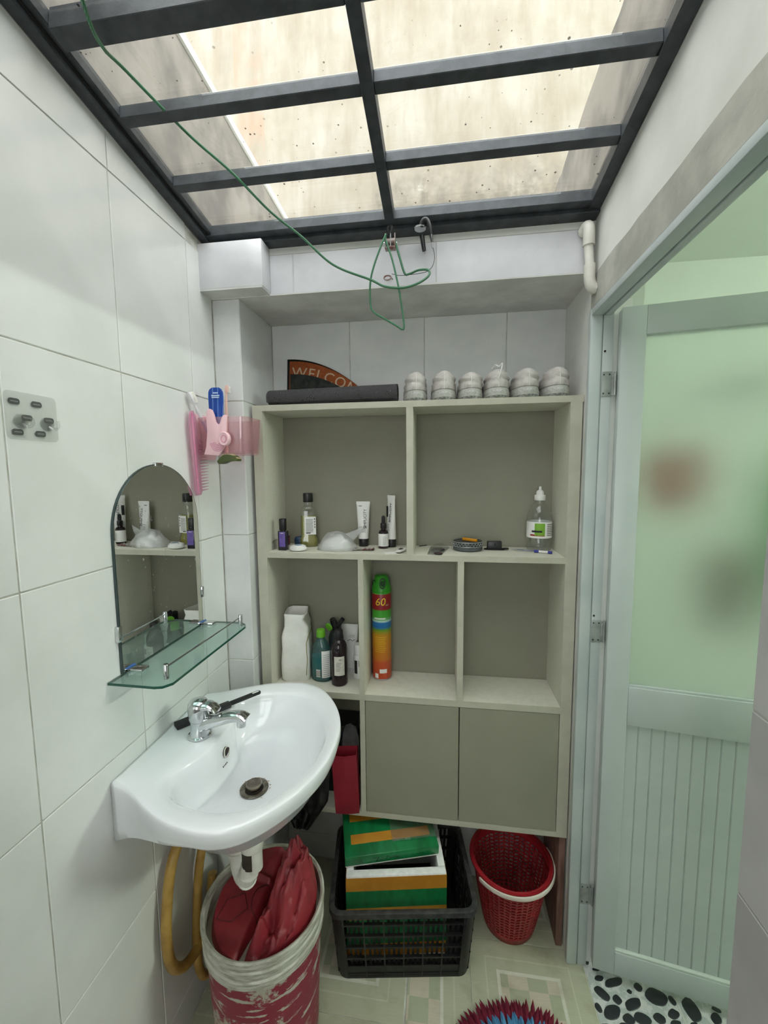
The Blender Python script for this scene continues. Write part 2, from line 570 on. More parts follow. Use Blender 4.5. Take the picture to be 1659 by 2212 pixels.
while len(_all) < 95 and _tries < 4000:      # the same pattern goes on where the door hides it from here
    _tries += 1
    x, y = _rp.uniform(0.46, 1.15), _rp.uniform(0.6, 1.5)
    r = _rp.uniform(0.008, 0.022)
    if y > 1.04 and y < 1.19 and x < 0.79:
        continue
    if all(hypot(x - p[0], y - p[1]) > r + max(hypot(p[2], p[3]), hypot(p[4], p[5])) + 0.005 for p in _all):
        a = _rp.uniform(0, pi); q = _rp.uniform(0.5, 0.9)
        _all.append((x, y, r * cos(a), r * sin(a), -r * q * sin(a), r * q * cos(a)))
for i, (x, y, ax, ay, bx, by) in enumerate(_all):
    ring = []
    for j in range(20):
        a = 2 * pi * j / 20
        k = 1 + 0.09 * mnoise.noise((cos(a) * 1.3 + i * 3.1, sin(a) * 1.3, 0))
        c, s = cos(a), sin(a)
        e = (abs(c) ** 2.6 + abs(s) ** 2.6) ** (-1 / 2.6)
        ring.append((k * e * (c * ax + s * bx), k * e * (c * ay + s * by)))
    g = G().loft([[(px, py, -0.002) for px, py in ring], [(px, py, 0.0003) for px, py in ring], [(px * 0.93, py * 0.93, 0.0008) for px, py in ring]])
    obj('pebble', g, 'pebble_black', fn, loc=(x, y, 0))

# ------------------------------------------------------------------ room beyond the doorway
struct(obj('wall_hall_back', G().box(0.485, 2.7, 2.2, 2.3, -0.05, 2.5), 'mint_paint'))
struct(obj('wall_hall_far', G().box(2.5, 2.6, -0.8, 2.3, -0.05, 2.5), 'mint_paint'))
struct(obj('wall_hall_front', G().box(0.485, 2.6, -0.9, -0.8, -0.05, 2.5), 'mint_paint'))
struct(obj('wall_hall_side', G().box(0.4855, 0.52, 1.21, 2.25, -0.05, 2.5)
           .box(0.4855, 0.52, -0.85, 0.54, -0.05, 2.5).box(0.4855, 0.52, 0.54, 1.21, 1.985, 2.5), 'mint_paint'))
struct(obj('ceiling_hall', G().box(0.485, 2.6, -0.9, 2.3, 2.45, 2.52), 'mint_paint'))

# ------------------------------------------------------------------ door frame and door
tr = sroot('trim_1')
obj('jamb', G().box(0.381, 0.409, 1.179, 1.197, 0, 1.906).box(0.409, 0.4125, 1.184, 1.1965, 0, 1.9).box(0.4125, 0.438, 1.181, 1.1965, 0, 1.9), 'frame_paint', tr, bevel=0.0015)
obj('header', G().box(0.3812, 0.411, 0.50, 1.1785, 1.888, 1.9065).box(0.411, 0.4145, 0.50, 1.1785, 1.893, 1.9065).box(0.4145, 0.430, 0.50, 1.1785, 1.8865, 1.91), 'frame_paint', tr, bevel=0.0015)
obj('jamb', G().box(0.42, 0.485, 0.549, 0.585, 0, 1.846), 'frame_paint', tr, bevel=0.0015)
obj('reveal', G().box(0.4385, 0.4856, 1.193, 1.211, 0, 1.93), 'white_paint', tr)

dr = sroot('door_1', (0.41, 1.16, 0), (0, 0, radians(-9.4)))
T = 0.034
def dbox(name, u0, u1, z0, z1, y0=0.0, y1=T, m='door_paint', bev=0.0015):
    return obj(name, G().box(u0, u1, y0, y1, z0, z1), m, dr, bevel=bev)
dbox('stile', 0.037, 0.093, 0.03, 1.895)
dbox('stile', 0.60, 0.656, 0.03, 1.895)
dbox('top_rail', 0.093, 0.60, 1.825, 1.895)
dbox('middle_rail', 0.093, 0.60, 0.797, 0.905)
dbox('bottom_rail', 0.093, 0.60, 0.03, 0.102)
dbox('glass_pane', 0.09, 0.603, 0.90, 1.83, 0.013, 0.018, 'frosted_glass', 0)
dbox('glazing_bead', 0.093, 0.60, 0.903, 0.911, 0.004, 0.012)
mat('bead_pale', (214, 224, 214), 0.4)
dbox('lower_bead', 0.093, 0.60, 0.102, 0.109, 0.002, 0.012, 'bead_pale')
_nb = 16
_bw = (0.60 - 0.093) / _nb
_me = None
for i in range(_nb):
    g = G().box(0.00015, _bw - 0.00015, 0.011, 0.026, 0.10, 0.80)
    if _me is None:
        _me = g.mesh('board', bevel=0.0022, seg=1)
        _me.materials.append(MATS['door_paint'])
    link('board', _me, 'door_paint', dr, (0.093 + i * _bw, 0, 0))
for z in (1.713, 1.044, 0.239):
    h = obj('hinge', G().box(0.4135, 0.438, 1.1785, 1.1812, z - 0.032, z + 0.032).box(0.438, 0.449, 1.1785, 1.1812, z - 0.030, z + 0.024), 'steel', tr, bevel=0.0008)
    obj('knuckle', G().tube([(0.4445, 1.1765, z - 0.030), (0.4445, 1.1765, z + 0.030)], 0.0035, 8), 'steel', h, smooth=True)
    for sx, sz in ((0.4175, -0.024), (0.4315, -0.024), (0.4175, 0.024), (0.4315, 0.024)):
        obj('screw', G().tube([(sx, 1.1786, z + sz), (sx, 1.1776, z + sz)], 0.0022, 8), 'dark_steel', h)
for z in (1.797, 1.088):
    obj('screw', G().tube([(0.4185, 1.182, z), (0.4185, 1.1803, z)], 0.003, 10), 'black_gap', tr)

# ------------------------------------------------------------------ glass roof
SL = math.atan(0.14)
sk = sroot('window_1', (0, 1.18, 2.128), (-SL, 0, 0))
def bar(name, x0, x1, y0, y1, z0=0.0, z1=0.028):
    # y given as world depth, local v = (Y - 1.18)
    return obj(name, G().box(x0, x1, y0 - 1.18, y1 - 1.18, z0, z1), 'dark_steel', sk, bevel=0.0012, seg=1)
YN = -0.1
bar('side_rail', -0.671, -0.648, YN, 1.19, -0.002, 0.012)
bar('side_rail', -0.646, -0.632, YN, 1.19, 0.010, 0.036)
obj('seal', G().box(-0.650, -0.644, YN - 1.18, 0.005, 0.006, 0.03), 'black_gap', sk)
bar('side_rail', 0.356, 0.384, YN, 1.19, 0.0, 0.036)
bar('end_bar', -0.671, 0.384, 1.128, 1.152, 0.004, 0.034)
bar('end_bar', -0.671, 0.384, 1.153, 1.19, -0.006, 0.012)
ybars = [0.975, 0.812, 0.668, 0.50, 0.345, 0.19, 0.035]
xs = [(-0.632, -0.150), (-0.126, 0.356)]
edges = [1.128]
for i, y in enumerate(ybars):
    w = 0.017 if i == 2 else 0.0115
    for x0, x1 in xs:
        bar('cross_bar', x0, x1, y - w, y + w, 0.002 if i == 2 else 0.006, 0.040 if i == 2 else 0.032)
    edges += [y + w, y - w]
edges.append(YN)
bar('middle_bar', -0.150, -0.126, YN, 1.128, 0.002, 0.036)
for k in range(0, len(edges), 2):
    for x0, x1 in xs:
        obj('glass_pane', G().box(x0 + 0.001, x1 - 0.001, edges[k + 1] - 1.1785, edges[k] - 1.1815, 0.026, 0.031), 'roof_glass', sk)
obj('bolt_rod', G().tube([(-0.545, 0.44 - 1.18, 0.05), (-0.575, 0.628 - 1.18, 0.05)], 0.011, 12), 'black_gap', sk, smooth=True)
obj('bolt_rod', G().tube([(-0.375, 0.45 - 1.18, 0.05), (-0.385, 0.632 - 1.18, 0.05)], 0.011, 12), 'black_gap', sk, smooth=True)

# ------------------------------------------------------------------ outside, above the glass
def m_outside():
    m, t, b = base('stained_wall', rough=0.9)
    v = t.coord('Object')
    streak = t.noise(t.coord('Object', (2.6, 1, 0.55)), 4.0, 8, 0.68)
    blot = t.noise(v, 3.2, 8, 0.62)
    x, y, z = t.sep(v)
    col = t.ramp(blot, [(0.3, S(130, 122, 108)), (0.5, S(142, 136, 124)), (0.7, S(151, 147, 138))])
    col = t.mix(t.ramp(streak, [(0.42, (0, 0, 0, 1)), (0.72, (0.8, 0.8, 0.8, 1))]), col, S(120, 109, 92))
    low = t.ramp(t.math('ADD', z, t.math('MULTIPLY', t.noise(v, 7, 8, 0.7), 0.3)), [(0.0, (1, 1, 1, 1)), (0.54, (1, 1, 1, 1)), (0.68, (0, 0, 0, 1)), (1, (0, 0, 0, 1))])
    low2 = t.math('MULTIPLY', low, t.ramp(x, [(0.0, (0, 0, 0, 1)), (0.05, (1, 1, 1, 1))]))
    low3 = t.math('MULTIPLY', low2, t.ramp(t.noise(v, 16, 6, 0.7), [(0.35, (0, 0, 0, 1)), (0.6, (1, 1, 1, 1))]))
    col = t.mix(t.math('MULTIPLY', low3, 0.9), col, S(104, 98, 88))
    pin = t.math('MULTIPLY', t.math('COMPARE', x, -0.55, 0.07), t.ramp(t.noise(v, 5, 5), [(0.4, (0, 0, 0, 1)), (0.6, (0.7, 0.7, 0.7, 1))]))
    col = t.mix(pin, col, S(150, 120, 100))
    spots = t.ramp(t.noise(v, 60, 3, 0.5), [(0.70, (0, 0, 0, 1)), (0.74, (1, 1, 1, 1))])
    col = t.mix(t.math('MULTIPLY', spots, 0.7), col, S(90, 80, 66))
    t.l(col, b.inputs['Base Color'])
    bp = t.n('ShaderNodeBump'); bp.inputs['Strength'].default_value = 0.3; bp.inputs['Distance'].default_value = 0.01
    t.l(blot, bp.inputs['Height']); t.l(bp.outputs[0], b.inputs['Normal'])
m_outside()
struct(obj('wall_outside_back', G().box(-3.0, 0.86, 0, 0.15, -0.4, 3.65).box(0.86, 3.0, 0, 0.15, 0.19, 3.65), 'stained_wall', loc=(-0.35, 2.0, 2.35)))
# parapets beside the glass roof, one with a broken mortar edge
_e = [(-1.4 + 3.4 * i / 90, 2.515 + 0.012 * mnoise.noise((i * 0.4, 1.1, 3)) + 0.012 * mnoise.noise((i * 1.3, 4, 1))) for i in range(91)]
_e = [(y, z - 0.08 * max(0, y - 1.1)) for y, z in _e]
struct(obj('wall_outside_right', G().prism([(-1.4, 2.2), (2.0, 2.2)] + _e[::-1], XR + 0.004, XR + 0.09, 'YZ'), 'grey_concrete'))
_e = [(-1.4 + 3.4 * i / 60, 2.612 + 0.004 * mnoise.noise((i * 0.5, 9, 3)) - 0.05 * max(0, (-1.4 + 3.4 * i / 60) - 1.05)) for i in range(61)]
po = struct(obj('wall_outside_left', G().prism([(-1.4, 2.15), (2.0, 2.15)] + _e[::-1], XL - 0.11, XL - 0.002, 'YZ'), 'grey_concrete'))
obj('coping', G().loft([[(XL - 0.12, y, z - 0.004), (XL + 0.006, y, z - 0.008), (XL + 0.008, y, z + 0.012), (XL - 0.12, y, z + 0.012)] for y, z in _e]), 'white_paint', po)
obj('outer_pipe', G().tube([(XL - 0.05, y, z + 0.045) for y, z in _e[::4]], 0.032, 12), 'grey_concrete', po, smooth=True)

# ------------------------------------------------------------------ lamp in the room beyond (its light comes through the doorway)
lm = thing('tube_lamp', 'slim white tube lamp on the mint wall of the next room', 'lamp', (2.46, 0.78, 2.02))
obj('housing', G().box(0.012, 0.04, -0.32, 0.32, -0.03, 0.03), 'lamp_body', lm, bevel=0.004)
obj('tube', G().tube([(0, -0.3, 0), (0, 0.3, 0)], 0.018, 14), 'lamp_glow', lm, smooth=True)
# ------------------------------------------------------------------ shelf cabinet
def board_mat():
    m, t, b = base('cabinet_board', rough=0.55, spec=0.3)
    nz = t.noise(t.coord('Object', (3, 3, 30)), 16, 5, 0.6)
    fine = t.noise(t.coord('Object'), 220, 2)
    col = t.mix(t.ramp(nz, [(0.35, (0, 0, 0, 1)), (0.7, (1, 1, 1, 1))]), S(212, 210, 195), S(203, 201, 186))
    col = t.mix(t.ramp(fine, [(0.45, (0, 0, 0, 1)), (0.7, (0.35, 0.35, 0.35, 1))]), col, S(222, 220, 206))
    t.l(col, b.inputs['Base Color'])
board_mat()
mat('edge_band', (188, 186, 169), 0.5, var=(180, 178, 161), vscale=20)
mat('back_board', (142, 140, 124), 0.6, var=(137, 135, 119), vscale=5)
mat('cabinet_door', (150, 148, 131), 0.5, var=(145, 143, 126), vscale=4, spec=0.35)
YF, YI = 1.22, 1.387
cab = thing('wall_cabinet', 'tall beige melamine shelf cabinet with open cubbies and two doors', 'cabinet', (0, 0, 0))
def board(name, x0, x1, z0, z1, y0=YF, y1=YI, m='cabinet_board', bev=0.0008):
    o = obj(name, G().box(x0, x1, y0 + 0.0012, y1, z0, z1), m, cab, bevel=bev, seg=1)
    if name != 'back_panel':
        obj('edge_band', G().box(x0, x1, y0, y0 + 0.0013, z0, z1), 'edge_band', o)
    return o
board('side_panel', -0.576, -0.545, 0.375, 1.676, YF, 1.412)
board('side_panel', 0.350, 0.381, 0.375, 1.676, YF, 1.412)
board('top_panel', -0.576, 0.384, 1.6762, 1.694, YF, 1.412)
board('shelf', -0.545, 0.350, 1.223, 1.240)
board('shelf', -0.545, 0.350, 0.771, 0.791)
board('bottom_panel', -0.545, 0.350, 0.375, 0.3915)
board('divider', -0.104, -0.084, 1.2402, 1.676)
board('divider', -0.254, -0.238, 0.7912, 1.2228)
board('divider', 0.0476, 0.0660, 0.7912, 1.2228)
board('divider', -0.254, -0.238, 0.3917, 0.7708)
board('back_panel', -0.545, 0.350, 0.375, 1.676, YI, 1.396, 'back_board')
obj('door', G().box(-0.2365, 0.0545, YF + 0.001, YF + 0.018, 0.3930, 0.7692), 'cabinet_door', cab, bevel=0.001, seg=1)
obj('door', G().box(0.0572, 0.3485, YF + 0.001, YF + 0.018, 0.3930, 0.7692), 'cabinet_door', cab, bevel=0.001, seg=1)
ws = tag(obj('wooden_post', G().box(0.361, 0.3795, 1.225, 1.40, 0.0, 0.3745), 'wood_strip', bevel=0.001), 'reddish brown wooden post standing under the cabinet beside the red basket', 'post')

# ------------------------------------------------------------------ small materials
mat('black_plastic', (24, 24, 26), 0.35, var=(34, 34, 36), vscale=20)
mat('black_matte', (30, 30, 32), 0.7)
mat('white_plastic', (232, 232, 228), 0.35, var=(222, 222, 218))
mat('white_print', (236, 236, 232), 0.5)
mat('grey_print', (120, 120, 118), 0.6)
mat('black_print', (28, 28, 28), 0.6)
mat('red_print', (150, 34, 36), 0.5)
mat('green_print', (120, 170, 50), 0.5)
mat('dark_glass', (30, 20, 24), 0.12, var=(40, 22, 30))
mat('purple_print', (96, 76, 156), 0.4, var=(120, 96, 170), vscale=60)
mat('purple_black', (34, 28, 44), 0.2)
mat('blue_glitter', (30, 48, 78), 0.4, var=(70, 120, 150), vscale=220, lo=0.55, hi=0.62)
mat('red_cloth', (128, 34, 44), 0.7, var=(96, 24, 34), vscale=12)
mat('red_paper', (146, 30, 48), 0.55, var=(126, 22, 38), vscale=9)
mat('amber_liquid', (168, 164, 74), 0.2, var=(158, 152, 62))
MATS['amber_liquid'].node_tree.nodes['Principled BSDF'].inputs['Transmission Weight'].default_value = 0.35
mat('teal_liquid', (40, 118, 120), 0.15, var=(30, 100, 104))
thin('clear_plastic', (0.95, 0.965, 0.96, 1), 0.6, 0.08, (0.03, (0.8, 0.82, 0.82, 1)))
thin('clear_bag', (0.93, 0.94, 0.94, 1), 0.9, 0.18, (0.28, (0.86, 0.87, 0.88, 1)))
thin('teal_plastic', (0.55, 0.80, 0.80, 1), 0.4, 0.08, (0.12, (0.3, 0.6, 0.6, 1)))
thin('clear_wrap', (0.85, 0.88, 0.86, 1), 1.2, 0.16, (0.10, (0.7, 0.72, 0.7, 1)))

Z1, Z2, Z3 = 1.240, 0.791, 1.694
# --- top of the cabinet
mat('mat_edge', (24, 22, 22), 0.95)
mat('mat_orange', (158, 82, 40), 0.95, var=(140, 70, 34), vscale=120, bump=0.4, bscale=500)
mat('mat_dark', (34, 36, 36), 0.95, var=(50, 54, 48), vscale=60, bump=0.5, bscale=300)
mat('mat_letter', (200, 176, 150), 0.95, bump=0.3, bscale=500)
wm = thing('welcome_mat', 'half-round orange and black doormat reading WELCOME leaning on the wall', 'doormat', (-0.53, 1.388, Z3), rot=(radians(-7), 0, radians(0)))
R0, H0 = 0.36, 0.185
def arc_out(ins, zlo, n=26, xe=0.40):
    pts = []
    for i in range(n + 1):
        x = ins + (xe - ins) * i / n
        pts.append((x, max(zlo, H0 - ins - 0.00002 * 0 - (x ** 2.15) * 1.75)))
    return pts
def mat_piece(name, ins, zlo, y0, y1, m, h=0.0, xe=0.34):
    top = [(ins + (xe - ins) * i / 26, H0 - h - ins * 0.9 - 1.75 * (max(0, ins * 0 + (xe - ins) * i / 26)) ** 2.05) for i in range(27)]
    top = [(x, z) for x, z in top if z > zlo]
    return obj(name, G().prism([(ins, zlo), (top[-1][0], zlo)] + top[::-1], y0, y1), m, wm)
mat_piece('rubber_base', 0.0, 0.0, 0, 0.006, 'mat_edge')
mat_piece('orange_band', 0.009, 0.0, -0.002, 0.0, 'mat_orange')
mat_piece('dark_centre', 0.012, 0.0, -0.0034, -0.002, 'mat_dark', 0.042, 0.20)
lettering('WELCOME', 0.050, 'mat_letter', wm, front(0.150, -0.0024, 0.112, radians(-20)), arc=0.40, spacing=1.18)

roll_m, t, b = base('roll_rubber', S(44, 43, 46), 0.65)
vo = t.n('ShaderNodeTexVoronoi'); vo.inputs['Scale'].default_value = 60
t.l(t.coord('Object'), vo.inputs[0])
rings_ = t.math('SINE', t.math('MULTIPLY', vo.outputs['Distance'], 55.0))
t.l(t.mix(t.math('GREATER_THAN', rings_, 0.35), S(46, 45, 48), S(84, 82, 84)), b.inputs['Base Color'])
bp = t.n('ShaderNodeBump'); bp.inputs['Strength'].default_value = 0.5; bp.inputs['Distance'].default_value = 0.002
t.l(rings_, bp.inputs['Height']); t.l(bp.outputs[0], b.inputs['Normal'])
rl = thing('rolled_mat', 'black patterned rubber mat rolled up on top of the cabinet', 'mat', (-0.336, 1.268, Z3))
sp = []
for i in range(74):
    a = i / 73 * 2 * pi * 2.6
    r = 0.008 + 0.0155 * i / 73
    sp.append((r * cos(a) * 1.35, 0.0300 + r * sin(a) * 1.25))
outer = [(y * 1.0, z) for y, z in sp]
inner = [(y * 0.90, 0.0300 + (z - 0.0300) * 0.86) for y, z in sp]
g = G()
for x0, x1, k0, k1 in ((-0.203, 0.203, 0.86, 1.0),):
    rr = []
    for x, k in ((x0, k0), (x0 + 0.004, k0 * 1.04), (-0.05, 0.93), (0.1, 0.98), (x1, k1)):
        rr.append([(x, y * k, 0.0300 * k + (z - 0.0300) * k + 0.0005) for y, z in outer + inner[::-1]])
    g.loft(rr)
obj('roll', g, 'roll_rubber', rl, smooth=True, angle=60)

mat('shoe_canvas', (202, 197, 192), 0.8, var=(176, 170, 165), vscale=30, bump=0.35, bscale=120)
mat('shoe_rubber', (190, 190, 184), 0.6, var=(168, 168, 160), vscale=40)
mat('shoe_band', (168, 168, 164), 0.7, var=(196, 196, 192), vscale=260, lo=0.45, hi=0.55)
mat('shoe_sole', (110, 112, 106), 0.8, var=(150, 152, 146), vscale=150, lo=0.48, hi=0.54)
mat('shoe_lace', (226, 224, 220), 0.8)
mat('shoe_lining', (96, 92, 88), 0.9)
def plan(z_w, z, w, y0, y1, seed, amp, n=36):
    """level outline of a shoe: round heel at y0, toe at y1"""
    out = []
    for k in range(n):
        a = 2 * pi * k / n
        c, sn = cos(a), sin(a)
        e = (abs(c) ** 2.2 + abs(sn) ** 2.2) ** (-1 / 2.2)
        x = w * e * c
        y = (y0 + y1) / 2 + (y1 - y0) / 2 * e * sn
        q = amp * (mnoise.noise((x * 55 + seed * 9, y * 30, z * 70)) + 0.8 * sin(z * 420 + x * 90 + seed))
        out.append((x + q * c, y + q * sn, z + q * 0.3))
    return out
def make_shoe(h, seed, wsc):
    k = (h - 0.03) / 0.062
    Z = lambda z: 0.03 + (z - 0.03) * k
    prof = ((0.024, 0.0350, 0.002, 0.176, 0), (0.032, 0.0355, 0.000, 0.176, 0.0004), (0.040, 0.0362, -0.001, 0.174, 0.0010), (0.047, 0.0358, 0.0005, 0.168, 0.0014),
            (0.053, 0.0342, 0.0032, 0.155, 0.0016), (0.058, 0.0330, 0.0046, 0.14, 0.0016), (0.063, 0.0332, 0.0036, 0.12, 0.0015), (0.069, 0.0322, 0.0046, 0.105, 0.0013),
            (0.075, 0.0292, 0.0074, 0.094, 0.0010), (0.081, 0.0246, 0.0110, 0.085, 0.0008), (0.086, 0.0185, 0.0155, 0.075, 0.0005), (0.0895, 0.0112, 0.020, 0.062, 0.0002), (0.0915, 0.0025, 0.026, 0.045, 0))
    up = G().loft([plan(0, Z(z), w * wsc * 1.06, y0, y1, seed, am * 1.7) for z, w, y0, y1, am in prof])
    def so(z0, z1, grow, g2=None):
        g2 = grow if g2 is None else g2
        return G().loft([plan(0, z, 0.0362 * wsc + gg, -gg, 0.178 + gg, seed, 0) for z, gg in ((z0, grow), ((z0 + z1) / 2, (grow + g2) / 2 + 0.0006), (z1, g2))])
    return up, so(0.0085, 0.031, 0.0030, 0.0015), so(0.0165, 0.0245, 0.0034, 0.0030), so(0.0, 0.009, 0.0005, 0.0028)
shoes = [(-0.075, 0.089, 6, 0.92, 'leftmost white canvas sneaker, beside the rolled black mat'),
         (0.006, 0.089, 2, 0.98, 'second white canvas sneaker from the rolled black mat'),
         (0.082, 0.082, 0, 0.98, 'smaller white canvas sneaker, third from the rolled black mat'),
         (0.158, 0.087, 0, 1.0, 'white canvas sneaker with a loose lace hanging over its heel'),
         (0.2405, 0.087, 1, 1.04, 'white canvas sneaker, second from the door frame'),
         (0.3225, 0.087, 0, 1.02, 'white canvas sneaker at the end of the row beside the door frame')]
for i, (x, h, rz, ws_, lab) in enumerate(shoes):
    s = thing('canvas_shoe', lab, 'shoe', (x, 1.229, Z3), radians(rz), 'white sneakers in a row on the cabinet')
    up, so, bd, os_ = make_shoe(h, i + 1, ws_)
    u = obj('upper', up, 'shoe_canvas', s, smooth=True, angle=80)
    obj('foxing', so, 'shoe_rubber', s, bevel=0.002, seg=2)
    obj('foxing_band', bd, 'shoe_band', s, smooth=True)
    for zz_ in (0.0318, 0.0155):
        obj('welt_line', G().tube(plan(0, zz_, 0.0362 * ws_ + 0.0022, -0.0022, 0.1802, i, 0), 0.0007, 4, True), 'shoe_sole', s)
    obj('outsole', os_, 'shoe_sole', s, smooth=True)
    obj('heel_seam', G().tube([(0, -0.0012 + (0.0 if k < 4 else 0.0030 * (k - 4)), 0.031 + (h - 0.040) * k / 8) for k in range(9)], 0.0010, 6), 'shoe_lace', u)
    obj('lining', G().ball((0, 0.046, h - 0.0125), 0.019, 0.026, 0.010), 'shoe_lining', s, smooth=True)
    if i == 3:
        obj('lace', G().tube(smoothpts([(-0.018, 0.02, 0.086), (-0.010, 0.01, 0.094), (0.0, 0.006, 0.089), (0.008, 0.002, 0.096), (0.006, -0.006, 0.084), (0.002, -0.0075, 0.068), (-0.003, -0.0085, 0.053)]), 0.0017, 6), 'shoe_lace', s, smooth=True)

# --- upper cubby beside the wall
def rbox(w, d, h, r, z0=0.0, taper=1.0, n=3):
    a = rrect(w, d, r, n)
    return [[(x, y, z0) for x, y in a], [(x * taper, y * taper, z0 + h) for x, y in a]]
p = thing('perfume_bottle', 'slim dark purple perfume bottle with a black cap', 'perfume', (-0.508, 1.266, Z1), radians(-6))
obj('body', G().loft(rbox(0.028, 0.022, 0.062, 0.003)), 'purple_black', p, bevel=0.001)
obj('label', G().box(-0.0085, 0.012, -0.0116, -0.011, 0.012, 0.060), 'purple_print', p)
obj('cap', G().loft(rbox(0.0185, 0.0185, 0.038, 0.003, 0.064)).loft(rbox(0.013, 0.013, 0.003, 0.002, 0.0615)), 'black_plastic', p, bevel=0.001)
obj('print_line', G().box(-0.003, 0.006, -0.0121, -0.0116, 0.0555, 0.0572), 'white_print', p)

tag(obj('folded_cloth', G().box(-0.006, 0.008, -0.02, 0.03, 0.0, 0.033), 'red_cloth', loc=(-0.5285, 1.33, Z1), bevel=0.003), 'small dark red packet between the perfume bottle and the cabinet side', 'packet')
q = thing('clear_clip', 'small clear plastic strip leaning on the cabinet side', 'strip', (-0.5415, 1.275, Z1))
obj('strip', G().box(0, 0.0016, -0.022, 0.022, 0, 0.03), 'clear_plastic', q)
obj('edge', G().tube([(0.0008, -0.022, 0.003), (0.0008, -0.010, 0.028), (0.0008, 0.02, 0.03)], 0.001, 6), 'grey_print', q)
bj = thing('glitter_jar', 'dark blue glittering jar with rounded lid behind the perfume bottle', 'jar', (-0.478, 1.345, Z1))
obj('jar', G().lathe([(0.020, 0), (0.0205, 0.004), (0.0205, 0.016)], 22), 'blue_glitter', bj, smooth=True)
obj('lid', G().lathe([(0.0212, 0.0165), (0.0212, 0.024), (0.017, 0.031), (0.003, 0.0325)], 22), 'blue_glitter', bj, smooth=True)

mw = thing('mouthwash_bottle', 'clear mouthwash bottle of yellow liquid with a black cap', 'bottle', (-0.447, 1.342, Z1), radians(18))
def oct_(w, d, z):
    return [(x, y, z) for x, y in rrect(w, d, 0.012, 3)]
obj('bottle', G().loft([oct_(0.058, 0.042, 0.0), oct_(0.060, 0.044, 0.004), oct_(0.060, 0.044, 0.026), oct_(0.052, 0.038, 0.036), oct_(0.052, 0.038, 0.105), oct_(0.050, 0.036, 0.122), oct_(0.040, 0.032, 0.131), oct_(0.027, 0.027, 0.137), oct_(0.026, 0.026, 0.150)]), 'clear_plastic', mw, smooth=True, angle=40)
obj('liquid', G().loft([oct_(0.055, 0.039, 0.002), oct_(0.057, 0.041, 0.006), oct_(0.057, 0.041, 0.026), oct_(0.049, 0.035, 0.036), oct_(0.049, 0.035, 0.105)]), 'amber_liquid', mw, smooth=True, angle=40)
obj('cap', G().lathe([(0.0165, 0.150), (0.0165, 0.178), (0.015, 0.1805)], 24), 'black_plastic', mw, bevel=0.001)
lb = obj('label', G().box(-0.012, 0.024, -0.0202, -0.0196, 0.042, 0.102), 'white_print', mw)
for k in range(11):
    obj('print_line', G().box(-0.009, 0.014 + 0.003 * ((k * 7) % 3) / 3, -0.0205, -0.0202, 0.05 + k * 0.0042, 0.0516 + k * 0.0042), 'grey_print', lb)
for k in range(4):
    obj('print_line', G().box(0.019, 0.0215, -0.0205, -0.0202, 0.064 + k * 0.009, 0.070 + k * 0.009), 'black_print', lb)
obj('print_line', G().box(-0.009, 0.006, -0.0205, -0.0202, 0.046, 0.049), 'black_print', lb)

sb = thing('soap_dish', 'small round white plastic case with a blue-grey button', 'case', (-0.455, 1.256, Z1), 0.0)
obj('case', G().lathe([(0.018, 0.0), (0.0265, 0.004), (0.0275, 0.010), (0.024, 0.0165), (0.015, 0.0195), (0.004, 0.0198)], 30, sy=0.85), 'white_plastic', sb, smooth=True)
mat('blue_grey', (120, 146, 168), 0.35)
obj('button', G().lathe([(0.012, 0.0188), (0.0115, 0.0206), (0.004, 0.0212)], 24, c=(0.002, -0.004, 0), sy=0.8), 'blue_grey', sb, smooth=True)

def crumple(n, w, d, h, seed, prof, amp=0.008, freq=35):
    """closed lump with creased facets"""
    rings = []
    for i in range(n):
        tt = i / (n - 1)
        rr = []
        for j in range(22):
            a = 2 * pi * j / 22
            rad = prof(tt)
            x, y, z = w / 2 * rad * cos(a), d / 2 * rad * sin(a), h * tt
            k = mnoise.noise((x * freq + seed, y * freq, z * freq)) * amp
            k += abs(mnoise.noise((x * freq * 2 + seed, y * freq * 2 + 4, z * freq * 1.4))) * amp * 0.7
            if tt == 0:
                k = 0
            rr.append((x + k * cos(a), y + k * sin(a), max(0.0, z + k * 0.7 * (1 if 0 < tt else 0))))
        rings.append(rr)
    return G().loft(rings)
pb = thing('wrapped_sponge', 'crumpled clear plastic bag wrapped around white paper', 'plastic bag', (-0.337, 1.288, Z1))
obj('paper', crumple(8, 0.108, 0.066, 0.040, 3.0, lambda u: (1 - u ** 2.2) ** 0.6 * 0.95 + 0.05, 0.007, 30), 'white_plastic', pb, smooth=True, angle=24)
obj('bag_film', crumple(9, 0.130, 0.082, 0.058, 8.0, lambda u: (1 - u ** 1.7) ** 0.65 * 0.95 + 0.05, 0.008, 24), 'clear_bag', pb, smooth=True, angle=20)
obj('loose_corner', G().add([(0.03, 0.0, 0.052), (0.085, 0.02, 0.072), (0.055, 0.005, 0.030), (0.072, 0.01, 0.048), (0.03, 0.003, 0.050), (0.085, 0.022, 0.071), (0.055, 0.008, 0.029)], [(0, 1, 3), (0, 3, 2), (4, 3, 5), (4, 6, 3)]), 'clear_bag', pb)

